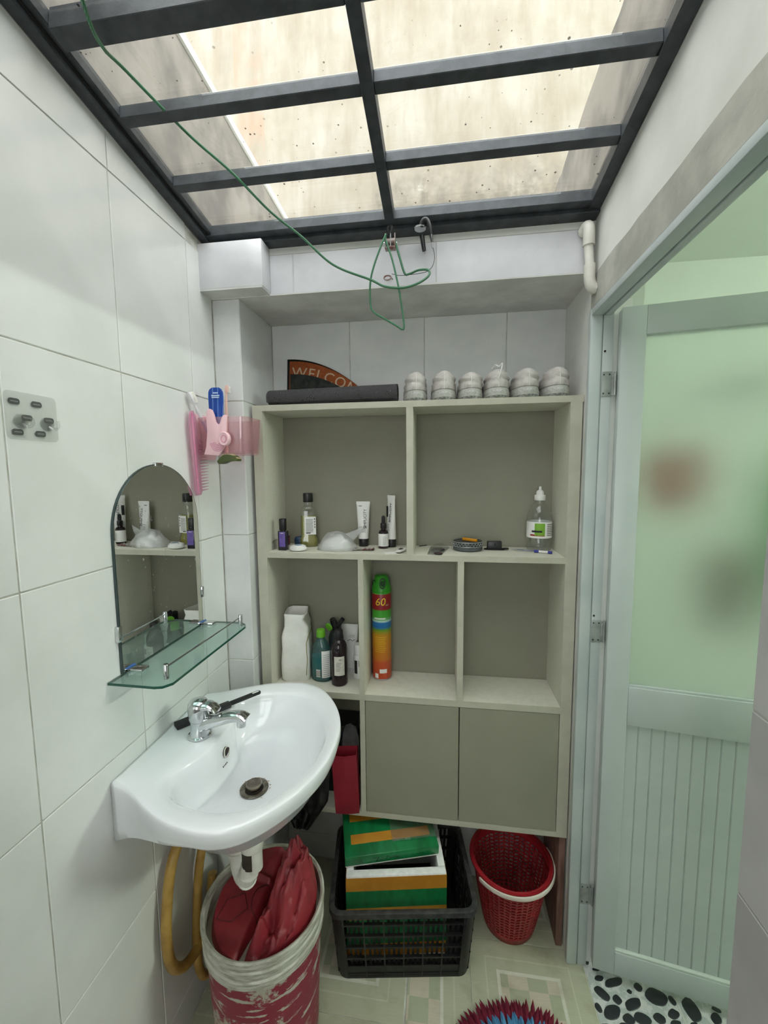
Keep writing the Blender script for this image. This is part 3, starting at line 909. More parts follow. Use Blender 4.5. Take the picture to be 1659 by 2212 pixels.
def squeeze_tube(name, lab, x, y, rz, h, wt, wb, capr, caph, upside=True):
    tb = thing(name, lab, 'tube', (x, y, Z1), rz)
    rings = []
    for k in range(9):
        u = k / 8
        wx = (wb * (1 - u) + wt * u) / 2
        wy = capr * 0.95 * (1 - u) ** 0.8 + 0.0012
        z = caph + 0.001 + (h - caph - 0.001) * u
        rings.append([(wx * cos(2 * pi * j / 24), wy * sin(2 * pi * j / 24), z) for j in range(24)])
    obj('tube_body', G().loft(rings), 'white_plastic', tb, smooth=True, angle=60)
    obj('crimp', G().box(-wt / 2, wt / 2, -0.0011, 0.0011, h - 0.009, h + 0.001), 'white_plastic', tb)
    obj('cap', G().lathe([(capr, 0), (capr, caph - 0.001), (capr - 0.001, caph)], 24), 'black_plastic', tb, bevel=0.0008)
    return tb
t1 = squeeze_tube('cleanser_tube', 'upright white cosmetic tube with black cap reading SIMPLICITY', -0.262, 1.362, radians(4), 0.150, 0.046, 0.034, 0.0165, 0.025)
lettering('SIMPLICITY', 0.0135, 'black_print', t1, Matrix.Translation((0.007, -0.0095, 0.093)) @ Matrix.Rotation(radians(-7), 4, 'X') @ FRONT @ Matrix.Rotation(pi / 2, 4, 'Z'))
def printed(parent, x0, x1, y, z, h, m='grey_print'):
    obj('print_line', G().box(x0, x1, y - 0.0006, y, z, z + h), m, parent)
printed(t1, -0.015, -0.004, -0.0035, 0.135, 0.002, 'black_print')
printed(t1, -0.013, 0.013, -0.0128, 0.066, 0.0012)
for k in range(4):
    printed(t1, -0.012, 0.010 - 0.003 * (k % 2), -0.0146, 0.048 + k * 0.004, 0.0009)
t2 = squeeze_tube('cream_tube', 'white cosmetic tube turned sideways behind the dropper bottle', -0.166, 1.355, radians(-48), 0.171, 0.042, 0.034, 0.0155, 0.026)
lettering('SIMPLICITY', 0.013, 'black_print', t2, Matrix.Translation((0.006, -0.0085, 0.115)) @ Matrix.Rotation(radians(-6), 4, 'X') @ FRONT @ Matrix.Rotation(pi / 2, 4, 'Z'))
for k in range(1):
    obj('black_panel', G().box(-0.016, -0.006, -0.0090, -0.0082, 0.100, 0.136), 'black_print', t2)
for k in range(5):
    printed(t2, -0.014, 0.008 - 0.004 * (k % 2), -0.0135, 0.056 + k * 0.005, 0.001)

db = thing('dropper_bottle', 'small dark glass dropper bottle with a white label', 'bottle', (-0.189, 1.328, Z1), radians(5))
obj('bottle', G().lathe([(0.0155, 0), (0.0166, 0.003), (0.0166, 0.050), (0.0135, 0.058), (0.008, 0.061), (0.008, 0.067)], 26), 'dark_glass', db, smooth=True)
obj('label', G().lathe([(0.0169, 0.008), (0.0169, 0.049)], 26, cap0=False, cap1=False), 'white_print', db, smooth=True)
obj('collar', G().lathe([(0.0098, 0.066), (0.0098, 0.082), (0.008, 0.0835)], 22), 'black_plastic', db, bevel=0.0006)
obj('rubber_bulb', G().lathe([(0.0058, 0.083), (0.0062, 0.092), (0.0058, 0.103), (0.003, 0.107)], 18), 'black_matte', db, smooth=True)
for k in range(7):
    a0, a1 = radians(-95), radians(-60 + 6 * (k % 2))
    pts = [(0.01705 * cos(a0 + (a1 - a0) * i / 4), 0.01705 * sin(a0 + (a1 - a0) * i / 4), 0.014 + k * 0.0042) for i in range(5)]
    obj('print_line', G().tube(pts, 0.0005, 4), 'grey_print', db)

mt = thing('sample_tube', 'tiny white sample tube lying at the shelf edge by the divider', 'tube', (-0.124, 1.262, Z1), radians(68))
obj('tube_body', G().loft([[(x, w * cos(2 * pi * j / 14), 0.0062 + hh * sin(2 * pi * j / 14)) for j in range(14)] for x, w, hh in ((-0.026, 0.010, 0.0008), (-0.01, 0.0092, 0.004), (0.012, 0.0075, 0.0058), (0.016, 0.004, 0.004))]), 'white_plastic', mt, smooth=True)
obj('cap', G().tube([(0.0155, 0, 0.0062), (0.026, 0, 0.0062)], 0.0048, 12), 'white_plastic', mt)
for k in range(4):
    obj('print_line', G().box(-0.012 + k * 0.005, -0.0105 + k * 0.005, -0.005, 0.005, 0.0108, 0.0122), 'black_print', mt)
tag(obj('paper_slip', G().box(-0.018, 0.018, -0.013, 0.013, 0, 0.0008), 'white_print', loc=(-0.158, 1.246, Z1), rot=(0, 0, 0.4)), 'flat white paper slip beside the tiny sample tube', 'paper')
mat('foil_wrapper', (176, 172, 164), 0.4, 0.25, var=(120, 70, 74), vscale=40, lo=0.55, hi=0.62)
g = G()
nx, ny = 14, 7
vs = [(-0.038 + 0.076 * i / nx, -0.016 + 0.032 * j / ny, 0.003 + 0.006 * abs(mnoise.noise((i * 0.6, j * 0.7, 2)))) for i in range(nx + 1) for j in range(ny + 1)]
fs = [(i * (ny + 1) + j, (i + 1) * (ny + 1) + j, (i + 1) * (ny + 1) + j + 1, i * (ny + 1) + j + 1) for i in range(nx) for j in range(ny)]
g.add(vs, fs).add([(x, y, z - 0.002) for x, y, z in vs], [f[::-1] for f in fs])
tag(obj('foil_wrapper', g, 'foil_wrapper', loc=(-0.252, 1.288, Z1), rot=(0, 0, 0.15)), 'crumpled grey foil wrapper with reddish corner lying flat', 'wrapper')

# --- upper cubby beside the door
def pouch():
    c = thing('dark_sachet', 'clear sachet with a dark chocolate-brown tip at the shelf edge', 'sachet', (-0.015, 1.285, Z1), radians(-8))
    g = G()
    vs, fs = [], []
    nx, ny = 10, 12
    for i in range(nx + 1):
        for j in range(ny + 1):
            u, v = i / nx, j / ny
            wd = 0.032 * (1 - 0.35 * (1 - v))
            vs.append(((u - 0.5) * 2 * wd, -0.055 + 0.13 * v, 0.001 + 0.012 * sin(pi * u) * (0.4 + 0.6 * v) + 0.003 * mnoise.noise((i * 0.9, j * 0.8, 1))))
    fs = [(i * (ny + 1) + j, (i + 1) * (ny + 1) + j, (i + 1) * (ny + 1) + j + 1, i * (ny + 1) + j + 1) for i in range(nx) for j in range(ny)]
    g.add(vs, fs).add([(x, y, max(0.0005, z * 0.2)) for x, y, z in vs], [f[::-1] for f in fs])
    obj('film', g, 'clear_wrap', c, smooth=True)
    mat('choco', (52, 26, 22), 0.35)
    obj('tip', G().ball((0.012, -0.048, 0.004), 0.014, 0.010, 0.0038), 'choco', c, smooth=True)
    obj('content', G().ball((0.002, 0.01, 0.004), 0.022, 0.034, 0.0035), 'black_matte', c, smooth=True)
pouch()
tag(obj('thin_stick', G().tube([(-0.075, 1.365, Z1 + 0.0016), (-0.05, 1.395 - 0.012, Z1 + 0.0016)], 0.0015, 6), 'black_matte'), 'thin dark stick lying beside the divider behind the sachet', 'stick')
at = thing('round_tin', 'round grey tin with a zigzag band, a yellow stick resting on it', 'tin', (0.082, 1.325, Z1))
mat('tin_grey', (88, 94, 96), 0.45, var=(76, 82, 84), vscale=40)
mat('tin_dark', (52, 56, 58), 0.5)
mat('tin_silver', (176, 180, 180), 0.35, 0.5)
obj('dish', G().lathe([(0.040, 0), (0.0455, 0.003), (0.0455, 0.014)], 40), 'tin_grey', at, smooth=True)
obj('lid', G().lathe([(0.0472, 0.014), (0.0472, 0.027), (0.044, 0.030), (0.041, 0.0285), (0.005, 0.028)], 40), 'tin_dark', at, smooth=True, angle=50)
obj('rim', G().tube([(0.0472 * cos(2 * pi * j / 40), 0.0472 * sin(2 * pi * j / 40), 0.0285) for j in range(40)], 0.0012, 6, True), 'tin_silver', at, smooth=True)
obj('rim', G().tube([(0.0476 * cos(2 * pi * j / 40), 0.0476 * sin(2 * pi * j / 40), 0.0152) for j in range(40)], 0.0010, 6, True), 'tin_silver', at, smooth=True)
zz = []
for j in range(56):
    a = 2 * pi * j / 56
    zz.append((0.0476 * cos(a), 0.0476 * sin(a), 0.0180 if j % 2 else 0.0255))
obj('zigzag', G().tube(zz, 0.0009, 5, True), 'tin_silver', at)
mat('yellow_plastic', (222, 150, 30), 0.4)
tag(obj('yellow_stick', G().box(-0.026, 0.026, -0.0045, 0.0045, 0, 0.008), 'yellow_plastic', loc=(0.088, 1.318, Z1 + 0.0298), rot=(0, 0, radians(-38)), bevel=0.0012), 'short orange-yellow plastic stick lying on the round tin', 'stick')
cl = thing('black_clip', 'matte black plastic holder lying beside the round tin', 'clip', (0.166, 1.335, Z1))
obj('plate', G().prism(rrect(0.064, 0.030, 0.012, 4), 0, 0.003, 'XY'), 'black_matte', cl)
obj('block', G().loft(rbox(0.046, 0.022, 0.024, 0.003, 0.003, 0.94)), 'black_plastic', cl, bevel=0.001)
obj('lug', G().tube([(0.034, -0.004, 0.0032), (0.034, -0.004, 0.0062)], 0.010, 16), 'black_matte', cl)
obj('lens', G().tube([(0, -0.0115, 0.018), (0, -0.0125, 0.018)], 0.003, 12), 'purple_black', cl)

sa = thing('saline_bottle', 'clear squeezable bottle with white nozzle and green and white label', 'bottle', (0.303, 1.343, Z1), radians(-4))
obj('bottle', G().lathe([(0.030, 0), (0.036, 0.004), (0.037, 0.012), (0.0365, 0.034), (0.0375, 0.040), (0.0375, 0.095), (0.0365, 0.105), (0.032, 0.122), (0.022, 0.140), (0.013, 0.149), (0.0125, 0.158)], 32), 'clear_plastic', sa, smooth=True)
la = obj('label', G().lathe([(0.0379, 0.042), (0.0379, 0.092)], 32, cap0=False, cap1=False), 'white_print', sa, smooth=True)
def patch(rad, a0, a1, z0, z1, m, par, name='label_patch'):
    n = 10
    g = G()
    ring = lambda r: [[(r * cos(radians(a0 + (a1 - a0) * i / n)), r * sin(radians(a0 + (a1 - a0) * i / n)), z) for i in range(n + 1)] for z in (z0, z1)]
    g.loft(ring(rad), closed=False)
    return obj(name, g, m, par, smooth=True)
patch(0.0382, -118, -72, 0.050, 0.088, 'green_print', la)
patch(0.0382, -140, -72, 0.0485, 0.0535, 'red_print', la)
patch(0.0384, -132, -85, 0.060, 0.066, 'black_print', la)
for k in range(7):
    patch(0.0382, -62, -22 - 5 * (k % 2), 0.050 + k * 0.0055, 0.0525 + k * 0.0055, 'grey_print', la, 'print_line')
obj('screw_cap', G().lathe([(0.0165, 0.157), (0.0165, 0.172), (0.0155, 0.174)], 28), 'white_plastic', sa, bevel=0.0008)
obj('nozzle', G().lathe([(0.0115, 0.174), (0.0115, 0.181), (0.010, 0.186), (0.0045, 0.190), (0.0040, 0.197), (0.0028, 0.200)], 20), 'white_plastic', sa, smooth=True)
pe = thing('ballpoint_pen', 'blue and white ballpoint pen lying in front of the clear bottle', 'pen', (0.300, 1.288, Z1), radians(-24))
mat('pen_blue', (52, 56, 140), 0.35)
obj('barrel', G().tube([(-0.075, 0, 0.0045), (-0.005, 0, 0.0045)], 0.0036, 10), 'clear_plastic', pe, smooth=True)
obj('refill', G().tube([(-0.074, 0, 0.0045), (0.0, 0, 0.0045)], 0.0012, 6), 'pen_blue', pe)
obj('tip', G().tube([(-0.092, 0, 0.0045), (-0.076, 0, 0.0045)], [0.0008, 0.0034], 10), 'tin_silver', pe)
obj('grip', G().tube([(-0.022, 0, 0.0045), (-0.008, 0, 0.0045)], 0.0043, 10), 'pen_blue', pe)
obj('sleeve', G().tube([(-0.008, 0, 0.0045), (0.018, 0, 0.0045)], 0.0040, 10), 'white_plastic', pe)
obj('push_button', G().tube([(0.018, 0, 0.0045), (0.030, 0, 0.0045)], 0.0041, 10), 'pen_blue', pe)
obj('print_line', G().box(-0.004, 0.014, -0.001, 0.001, 0.0083, 0.0088), 'black_print', pe)

# --- lower cubbies
pk = thing('tissue_pack', 'opened white plastic pack standing beside the cabinet side', 'pack', (-0.4915, 1.322, Z2), radians(10))
mat('soft_white', (242, 241, 236), 0.4, var=(234, 232, 226), vscale=18, bump=0.3, bscale=34)
mat('tissue', (236, 235, 230), 0.8, var=(226, 224, 218), vscale=30, bump=0.3)
def packring(w, d, z, seed, amp=0.004):
    return [(x + amp * mnoise.noise((x * 30, y * 30, z * 40 + seed)), y + amp * mnoise.noise((y * 30 + 9, x * 30, z * 40 + seed)), z) for x, y in rrect(w, d, 0.012, 4)]
obj('pack_body', G().loft([packring(0.088, 0.092, 0.0, 1, 0), packring(0.094, 0.097, 0.01, 1), packring(0.094, 0.098, 0.06, 2), packring(0.092, 0.097, 0.11, 3), packring(0.089, 0.093, 0.150, 4), packring(0.085, 0.09, 0.165, 5)]), 'soft_white', pk, smooth=True, angle=60)
r0 = [packring(0.085, 0.09, 0.163, 5), packring(0.082, 0.086, 0.185, 6, 0.008), packring(0.076, 0.088, 0.21, 7, 0.012), packring(0.074, 0.09, 0.228, 8, 0.014)]
r1 = [[(x * 0.95, y * 0.95, z) for x, y, z in r] for r in r0[::-1]]
obj('torn_top', G().loft(r0 + r1, True, False, True), 'soft_white', pk, smooth=True, angle=50)
obj('yellow_crease', G().tube([(0.036, -0.0485, 0.02), (0.040, -0.049, 0.07), (0.038, -0.0485, 0.13), (0.044, -0.042, 0.152), (0.0465, 0.0, 0.155), (0.044, 0.036, 0.155)], 0.0012, 5), 'amber_liquid', pk)

hw = thing('handwash_bottle', 'teal transparent handwash bottle with a bright green cap', 'bottle', (-0.4005, 1.300, Z2), radians(-8))
def oval(w, d, z, n=28):
    return [(w / 2 * cos(2 * pi * j / n), d / 2 * sin(2 * pi * j / n), z) for j in range(n)]
obj('bottle', G().loft([oval(0.062, 0.040, 0), oval(0.070, 0.046, 0.004), oval(0.072, 0.048, 0.05), oval(0.070, 0.046, 0.09), oval(0.060, 0.042, 0.113), oval(0.042, 0.034, 0.130), oval(0.028, 0.027, 0.142), oval(0.025, 0.025, 0.150)]), 'teal_plastic', hw, smooth=True)
obj('liquid', G().loft([oval(0.059, 0.037, 0.002), oval(0.066, 0.042, 0.006), oval(0.068, 0.044, 0.05), oval(0.067, 0.043, 0.082)]), 'teal_liquid', hw, smooth=True)
mat('lime_plastic', (108, 178, 44), 0.35, var=(96, 166, 38))
obj('cap', G().lathe([(0.0150, 0.150), (0.0150, 0.166), (0.0135, 0.174), (0.006, 0.1765)], 24), 'lime_plastic', hw, smooth=True, angle=50)
obj('flip_lid', G().lathe([(0.0130, 0.0), (0.0135, 0.006), (0.004, 0.011)], 20), 'lime_plastic', hw, smooth=True, loc=(0.022, 0.012, 0.178), rot=(radians(-60), radians(50), 0))
obj('label', G().loft([[(0.0365 * cos(radians(a)), 0.0244 * sin(radians(a)), z) for a in range(-72, -14, 6)] for z in (0.016, 0.108)], closed=False), 'white_print', hw, smooth=True)
for k in range(12):
    a0 = -62
    obj('print_line', G().tube([(0.0368 * cos(radians(a)), 0.0247 * sin(radians(a)), 0.022 + k * 0.0066) for a in range(-64, -22, 8)], 0.0006, 4), 'grey_print', hw)
obj('barcode', G().loft([[(0.0366 * cos(radians(a)), 0.0245 * sin(radians(a)), z) for a in range(-104, -78, 6)] for z in (0.018, 0.044)], closed=False), 'white_print', hw, smooth=True)
for k in range(6):
    a = radians(-101 + k * 4)
    obj('bar', G().tube([(0.0369 * cos(a), 0.0248 * sin(a), 0.021), (0.0369 * cos(a), 0.0248 * sin(a), 0.041)], 0.0005, 4), 'black_print', hw)

bb = thing('brown_bottle', 'dark brown glass bottle with black cap and cream label', 'bottle', (-0.334, 1.281, Z2), radians(0))
obj('bottle', G().lathe([(0.024, 0), (0.0268, 0.003), (0.0272, 0.012), (0.0272, 0.118), (0.0255, 0.133), (0.019, 0.146), (0.0135, 0.151), (0.0135, 0.156)], 30), 'dark_glass', bb, smooth=True)
obj('cap', G().lathe([(0.0138, 0.155), (0.0138, 0.181), (0.0128, 0.183)], 26), 'black_plastic', bb, bevel=0.0008)
mat('cream_print', (220, 218, 208), 0.6, var=(206, 202, 190), vscale=60)
patch(0.0275, -112, -38, 0.038, 0.102, 'cream_print', bb, 'label')
for k in range(6):
    patch(0.0277, -98, -70 + 4 * (k % 3), 0.054 + k * 0.0052, 0.0555 + k * 0.0052, 'grey_print', bb, 'print_line')
patch(0.0277, -78, -62, 0.090, 0.093, 'grey_print', bb, 'print_line')
g = thing('black_bottle', 'matte black bottle with tilted black spout behind the brown bottle', 'bottle', (-0.362, 1.352, Z2))
obj('bottle', G().lathe([(0.023, 0), (0.026, 0.004), (0.026, 0.13), (0.02, 0.15), (0.012, 0.155)], 26), 'black_plastic', g, smooth=True)
obj('neck', G().tube([(0, 0, 0.152), (-0.004, -0.002, 0.175), (-0.010, -0.008, 0.195)], [0.012, 0.012, 0.010], 16), 'black_plastic', g, smooth=True)
obj('flap', G().box(-0.003, 0.012, -0.012, 0.012, 0.0, 0.03), 'black_matte', g, bevel=0.003, loc=(0.004, 0, 0.172), rot=(0, radians(35), 0))
wt_ = thing('white_tube', 'white cream tube with printed leaves behind the small white jar', 'tube', (-0.318, 1.372, Z2), radians(0))
obj('tube_body', G().loft([[(w / 2 * cos(2 * pi * j / 24), d / 2 * sin(2 * pi * j / 24), z) for j in range(24)] for w, d, z in ((0.044, 0.03, 0.016), (0.048, 0.024, 0.06), (0.054, 0.012, 0.11), (0.059, 0.003, 0.160))]), 'white_plastic', wt_, smooth=True)
obj('crimp', G().box(-0.0297, 0.0297, -0.0014, 0.0014, 0.158, 0.169), 'white_plastic', wt_)
obj('cap', G().lathe([(0.021, 0), (0.021, 0.016)], 24), 'white_plastic', wt_)
for k in range(2):
    printed(wt_, 0.0, 0.02, -0.0075 - 0.001 * k, 0.132 - k * 0.006, 0.001)
obj('print_line', G().tube([(-0.006, -0.0115, 0.112), (0.004, -0.0112, 0.118), (0.012, -0.0112, 0.112), (0.02, -0.0092, 0.118)], 0.0009, 4), 'black_print', wt_)
wj = thing('pill_jar', 'small white pill jar with ribbed cap beside the divider', 'jar', (-0.2765, 1.330, Z2))
obj('jar', G().lathe([(0.018, 0), (0.0205, 0.003), (0.0205, 0.072), (0.018, 0.080), (0.0155, 0.084)], 26), 'white_plastic', wj, smooth=True)
obj('cap', G().lathe([(0.0175, 0.084), (0.0178, 0.112), (0.015, 0.117), (0.003, 0.118)], 26), 'white_plastic', wj, smooth=True, angle=50)
patch(0.0208, -85, -20, 0.045, 0.066, 'grey_print', wj, 'label')
patch(0.0208, -130, -98, 0.020, 0.066, 'black_print', wj, 'label')

# --- spray can
def can_mat():
    m, t, b = base('can_print', rough=0.3)
    x, y, z = t.sep(t.coord('Object'))
    u = t.math('DIVIDE', z, 0.30)
    col = t.ramp(u, [(0.0, S(206, 74, 36)), (0.20, S(204, 80, 34)), (0.25, S(206, 118, 26)), (0.42, S(206, 134, 26)), (0.52, S(200, 140, 30)), (0.585, S(90, 150, 40)),
                     (0.61, S(30, 104, 168)), (0.665, S(30, 110, 176)), (0.68, S(190, 220, 210)), (0.70, S(120, 176, 120)), (0.73, S(70, 160, 50)), (0.80, S(60, 160, 46)), (0.815, S(140, 20, 30)), (0.985, S(146, 22, 32)), (0.99, S(60, 160, 46))])
    t.l(col, b.inputs['Base Color'])
can_mat()
mat('can_green', (58, 160, 44), 0.35, var=(48, 146, 36))
mat('can_green_dark', (22, 70, 24), 0.5)
mat('can_yellow', (236, 206, 60), 0.4)
sc = thing('insect_spray', 'tall orange and green aerosol spray can with red band reading 60 ml', 'spray can', (-0.200, 1.344, Z2), radians(0))
R = 0.0325
obj('can', G().lathe([(0.029, 0), (R, 0.003), (R, 0.296), (0.031, 0.300)], 36), 'can_print', sc, smooth=True, angle=50)
obj('base_rim', G().lathe([(0.0315, 0.0), (0.0332, 0.0015), (0.0332, 0.004), (0.032, 0.005)], 36), 'tin_silver', sc, smooth=True)
cp = obj('trigger_cap', G().loft([[(r * cos(2 * pi * j / 32), r * (0.92 if z > 0.32 else 1) * sin(2 * pi * j / 32), z) for j in range(32)] for r, z in ((0.0325, 0.300), (0.0325, 0.312), (0.030, 0.318), (0.0255, 0.336), (0.0225, 0.350), (0.019, 0.3545), (0.010, 0.356))]), 'can_green', sc, smooth=True, angle=60)
obj('finger_slot', G().tube([(0.008 + 0.009 * cos(2 * pi * j / 20), -0.0262 + 0.004 * sin(2 * pi * j / 20) - 0.0005, 0.332 + 0.016 * sin(2 * pi * j / 20)) for j in range(20)], 0.0022, 6, True), 'can_green_dark', cp, smooth=True)
obj('finger_slot', G().tube([(-0.022 + 0.005 * cos(2 * pi * j / 20), -0.014 - 0.003 * cos(2 * pi * j / 20), 0.330 + 0.010 * sin(2 * pi * j / 20)) for j in range(20)], 0.0018, 6, True), 'can_green_dark', cp, smooth=True)
obj('trigger', G().ball((0.008, -0.0265, 0.331), 0.006, 0.003, 0.010), 'can_green_dark', cp, smooth=True)
lettering('60', 0.036, 'can_yellow', sc, front(0.0, -R - 0.0005, 0.270), bend=R, shear=0.15)
lettering('ml', 0.011, 'mat_letter', sc, Matrix.Rotation(radians(42), 4, 'Z') @ front(0.0, -R - 0.0004, 0.260), bend=R)
patch(R + 0.0004, -128, -60, 0.212, 0.2165, 'white_print', sc, 'print_line')
for k in range(9):
    patch(R + 0.0004, -125, -62 + 3 * (k % 3), 0.100 + k * 0.0062, 0.1012 + k * 0.0062, 'can_yellow', sc, 'print_line')
patch(R + 0.0004, -96, -52, 0.026, 0.040, 'white_print', sc, 'label_patch')
patch(R + 0.0004, -126, -104, 0.008, 0.024, 'white_print', sc, 'barcode')

# --- open cubby at the bottom
rb = thing('red_paper_bag', 'dark red paper bag sticking out of the bottom cubby', 'paper bag', (-0.301, 1.232, 0.3995), rot=(0, radians(-2), radians(4)))
def bagring(z, w, d, b):
    return [(-w / 2, -d / 2 - b, z), (0, -d / 2 - b * 1.6, z - 0.002), (w / 2, -d / 2 - b, z + 0.003), (w / 2, d / 2, z + 0.003), (0, d / 2 + b, z), (-w / 2, d / 2, z)]
obj('paper', G().loft([bagring(-0.02, 0.078, 0.03, 0), bagring(0.06, 0.080, 0.036, 0.001), bagring(0.12, 0.080, 0.040, 0.003), bagring(0.188, 0.080, 0.044, 0.004), bagring(0.188, 0.077, 0.040, 0.003), bagring(0.06, 0.077, 0.032, 0.001)], True, True, True), 'red_paper', rb)
ins = thing('grey_insole', 'rounded dark grey insole standing inside the red paper bag', 'insole', (-0.296, 1.250, 0.45), rot=(radians(-6), 0, radians(3)))
mat('insole_grey', (78, 76, 76), 0.9, var=(64, 62, 62), vscale=40)
out = [(-0.027, 0.0), (0.027, 0.0), (0.031, 0.12), (0.028, 0.165), (0.018, 0.198), (0.0, 0.209), (-0.016, 0.203), (-0.026, 0.175), (-0.029, 0.12)]
obj('insole', G().prism(out, -0.003, 0.003), 'insole_grey', ins, bevel=0.002, smooth=True)
mat('black_bag', (18, 18, 20), 0.28, var=(30, 30, 32), vscale=20)
bg = G()
nx, nz_ = 16, 18
vs = []
for i in range(nx + 1):
    for j in range(nz_ + 1):
        u, v = i / nx, j / nz_
        z = 0.60 - 0.285 * v
        pinch = 1 - 0.72 * max(0, (v - 0.62) / 0.38)
        x = -0.455 + (u - 0.5) * 0.17 * pinch + 0.02 * (1 - v)
        y = 1.213 - 0.018 * sin(pi * u) * sin(pi * min(1, v * 1.1)) + 0.012 * mnoise.noise((i * 0.7, j * 0.45, 3)) - 0.006 * (v > 0.6)
        vs.append((x, y, z))
fs = [(i * (nz_ + 1) + j, (i + 1) * (nz_ + 1) + j, (i + 1) * (nz_ + 1) + j + 1, i * (nz_ + 1) + j + 1) for i in range(nx) for j in range(nz_)]
bg.add(vs, fs)
bk = [(x, max(y + 0.03 * (1 if 0 < n_ else 1), 1.206), z) for n_, (x, y, z) in enumerate(vs)]
bg.add([(x, y + 0.004, z) for x, y, z in vs], [f[::-1] for f in fs])
tag(obj('black_bag', bg, 'black_bag', smooth=True, angle=50), 'glossy black plastic bag drooping out of the bottom cubby behind the basin', 'plastic bag')
dk = thing('dark_box', 'dark box pushed to the back of the bottom cubby', 'box', (-0.42, 1.33, 0.392))
obj('box_body', G().box(-0.11, 0.13, -0.04, 0.05, 0, 0.23), 'black_matte', dk, bevel=0.002)
obj('box_lid', G().box(-0.114, 0.134, -0.043, 0.053, 0.2, 0.243), 'black_plastic', dk, bevel=0.002)
# ------------------------------------------------------------------ washbasin
mat('ceramic', (238, 240, 242), 0.08, var=(232, 235, 238), vscale=4, spec=0.6)
mat('ceramic_stain', (160, 120, 90), 0.4, var=(200, 180, 160), vscale=80)
mat('drain_metal', (150, 142, 132), 0.3, 0.85, var=(116, 106, 96), vscale=60)
mat('dark_hole', (40, 30, 26), 0.8)
BC = (-0.445, 0.88)
half = [(-0.673, 0.178), (-0.64, 0.184), (-0.60, 0.202), (-0.56, 0.224), (-0.51, 0.247), (-0.46, 0.260), (-0.41, 0.2635), (-0.365, 0.250), (-0.325, 0.218), (-0.290, 0.172), (-0.262, 0.118), (-0.245, 0.06), (-0.240, 0.0)]
half = [(p.x, p.y) for p in smoothpts([(a, b, 0) for a, b in half], 4)]
outl = [(x, h) for x, h in half] + [(x, -h) for x, h in half[::-1][1:]]
inh = [(-0.528, 0.0), (-0.530, 0.05), (-0.545, 0.095), (-0.562, 0.135), (-0.540, 0.175), (-0.495, 0.197), (-0.43, 0.205), (-0.37, 0.192), (-0.325, 0.155), (-0.295, 0.10), (-0.280, 0.05), (-0.276, 0.0)]
inh = [(p.x, max(0.0, p.y)) for p in smoothpts([(a, b, 0) for a, b in inh], 4)]
inl = inh + [(x, -h) for x, h in inh[::-1][1:-1]]
def radial(poly, ang, c):
    d = (cos(ang), sin(ang))
    best = 0
    n = len(poly)
    for i in range(n):
        x1, y1 = poly[i][0] - c[0], poly[i][1] - c[1]
        x2, y2 = poly[(i + 1) % n][0] - c[0], poly[(i + 1) % n][1] - c[1]
        ex, ey = x2 - x1, y2 - y1
        den = d[0] * ey - d[1] * ex
        if abs(den) < 1e-12:
            continue
        tt = (x1 * ey - y1 * ex) / den
        s = (x1 * d[1] - y1 * d[0]) / den
        if tt > 0 and -1e-6 <= s <= 1 + 1e-6:
            best = max(best, tt)
    return best
NA = 120
angs = [2 * pi * (j + 0.5) / NA for j in range(NA)]
ro = [radial([(x, y) for x, y in outl], a, (BC[0], 0)) for a in angs]
ri = [radial([(x, y) for x, y in inl], a, (BC[0], 0)) for a in angs]
for arr in (ro, ri):
    for j in range(NA):
        a_, b_ = arr[j - 1], arr[(j + 1) % NA]
        if arr[j] < 0.6 * min(a_, b_):
            arr[j] = (a_ + b_) / 2
ZR = 0.860
wbn = thing('washbasin', 'white ceramic wall-hung washbasin with chrome tap and drain pipe', 'washbasin', (0, 0, 0))
def ringb(fr, fz, cx=BC[0]):
    out = []
    for j, a in enumerate(angs):
        r = fr(j)
        x, y = BC[0] + r * cos(a), r * sin(a)
        out.append((max(x, XL + 0.0015), BC[1] + y, fz(j, x, y)))
    return out
DR = (-0.452, -0.003)
rings = []
# bowl: from the drain out to the inner rim
for k, z in ((0.06, 0.7270), (0.25, 0.7290), (0.45, 0.7350), (0.62, 0.7450), (0.76, 0.7600), (0.86, 0.7800), (0.93, 0.8050), (0.975, 0.8300), (1.01, 0.8470), (1.05, 0.8550)):
    rings.append(ringb(lambda j: ri[j] * k, lambda j, x, y: z - (z - 0.7275) * 0.88 * max(0.0, -cos(angs[j])) ** 0.8 * max(0.0, min(1.0, (0.97 - k) / 0.12))))
back = [max(0.0, min(1.0, (-(cos(a)) - 0.35) / 0.4)) for a in angs]
for k, z in ((0.35, 0.8595), (0.7, 0.8606), (0.92, 0.8606), (0.975, 0.8585), (0.995, 0.852), (1.0, 0.842)):
    rings.append(ringb(lambda j: ri[j] * 1.05 + (ro[j] - ri[j] * 1.05) * (1 - (1 - k) * (1 - 0.0 * back[j])), lambda j, x, y: z))
def skirt(x):
    u = max(0.0, min(1.0, (x - XL) / 0.24))
    return 0.132 * (1 - u) ** 1.3 + 0.04 * u
def wallward(x):
    return max(0.0, min(1.0, ((XL + 0.12) - x) / 0.12))
for q in (0.45, 0.8, 1.0):
    rings.append(ringb(lambda j: ro[j], lambda j, x, y: 0.860 - 0.018 - (skirt(x) - 0.018) * q))
    # slightly tucked in towards the bottom away from the wall
    rings[-1] = [(x if x < XL + 0.01 else BC[0] + (x - BC[0]) * (1 - 0.03 * q * (1 - wallward(x))), BC[1] + (y - BC[1]) * (1 - 0.03 * q * (1 - wallward(x))), z) for x, y, z in rings[-1]]
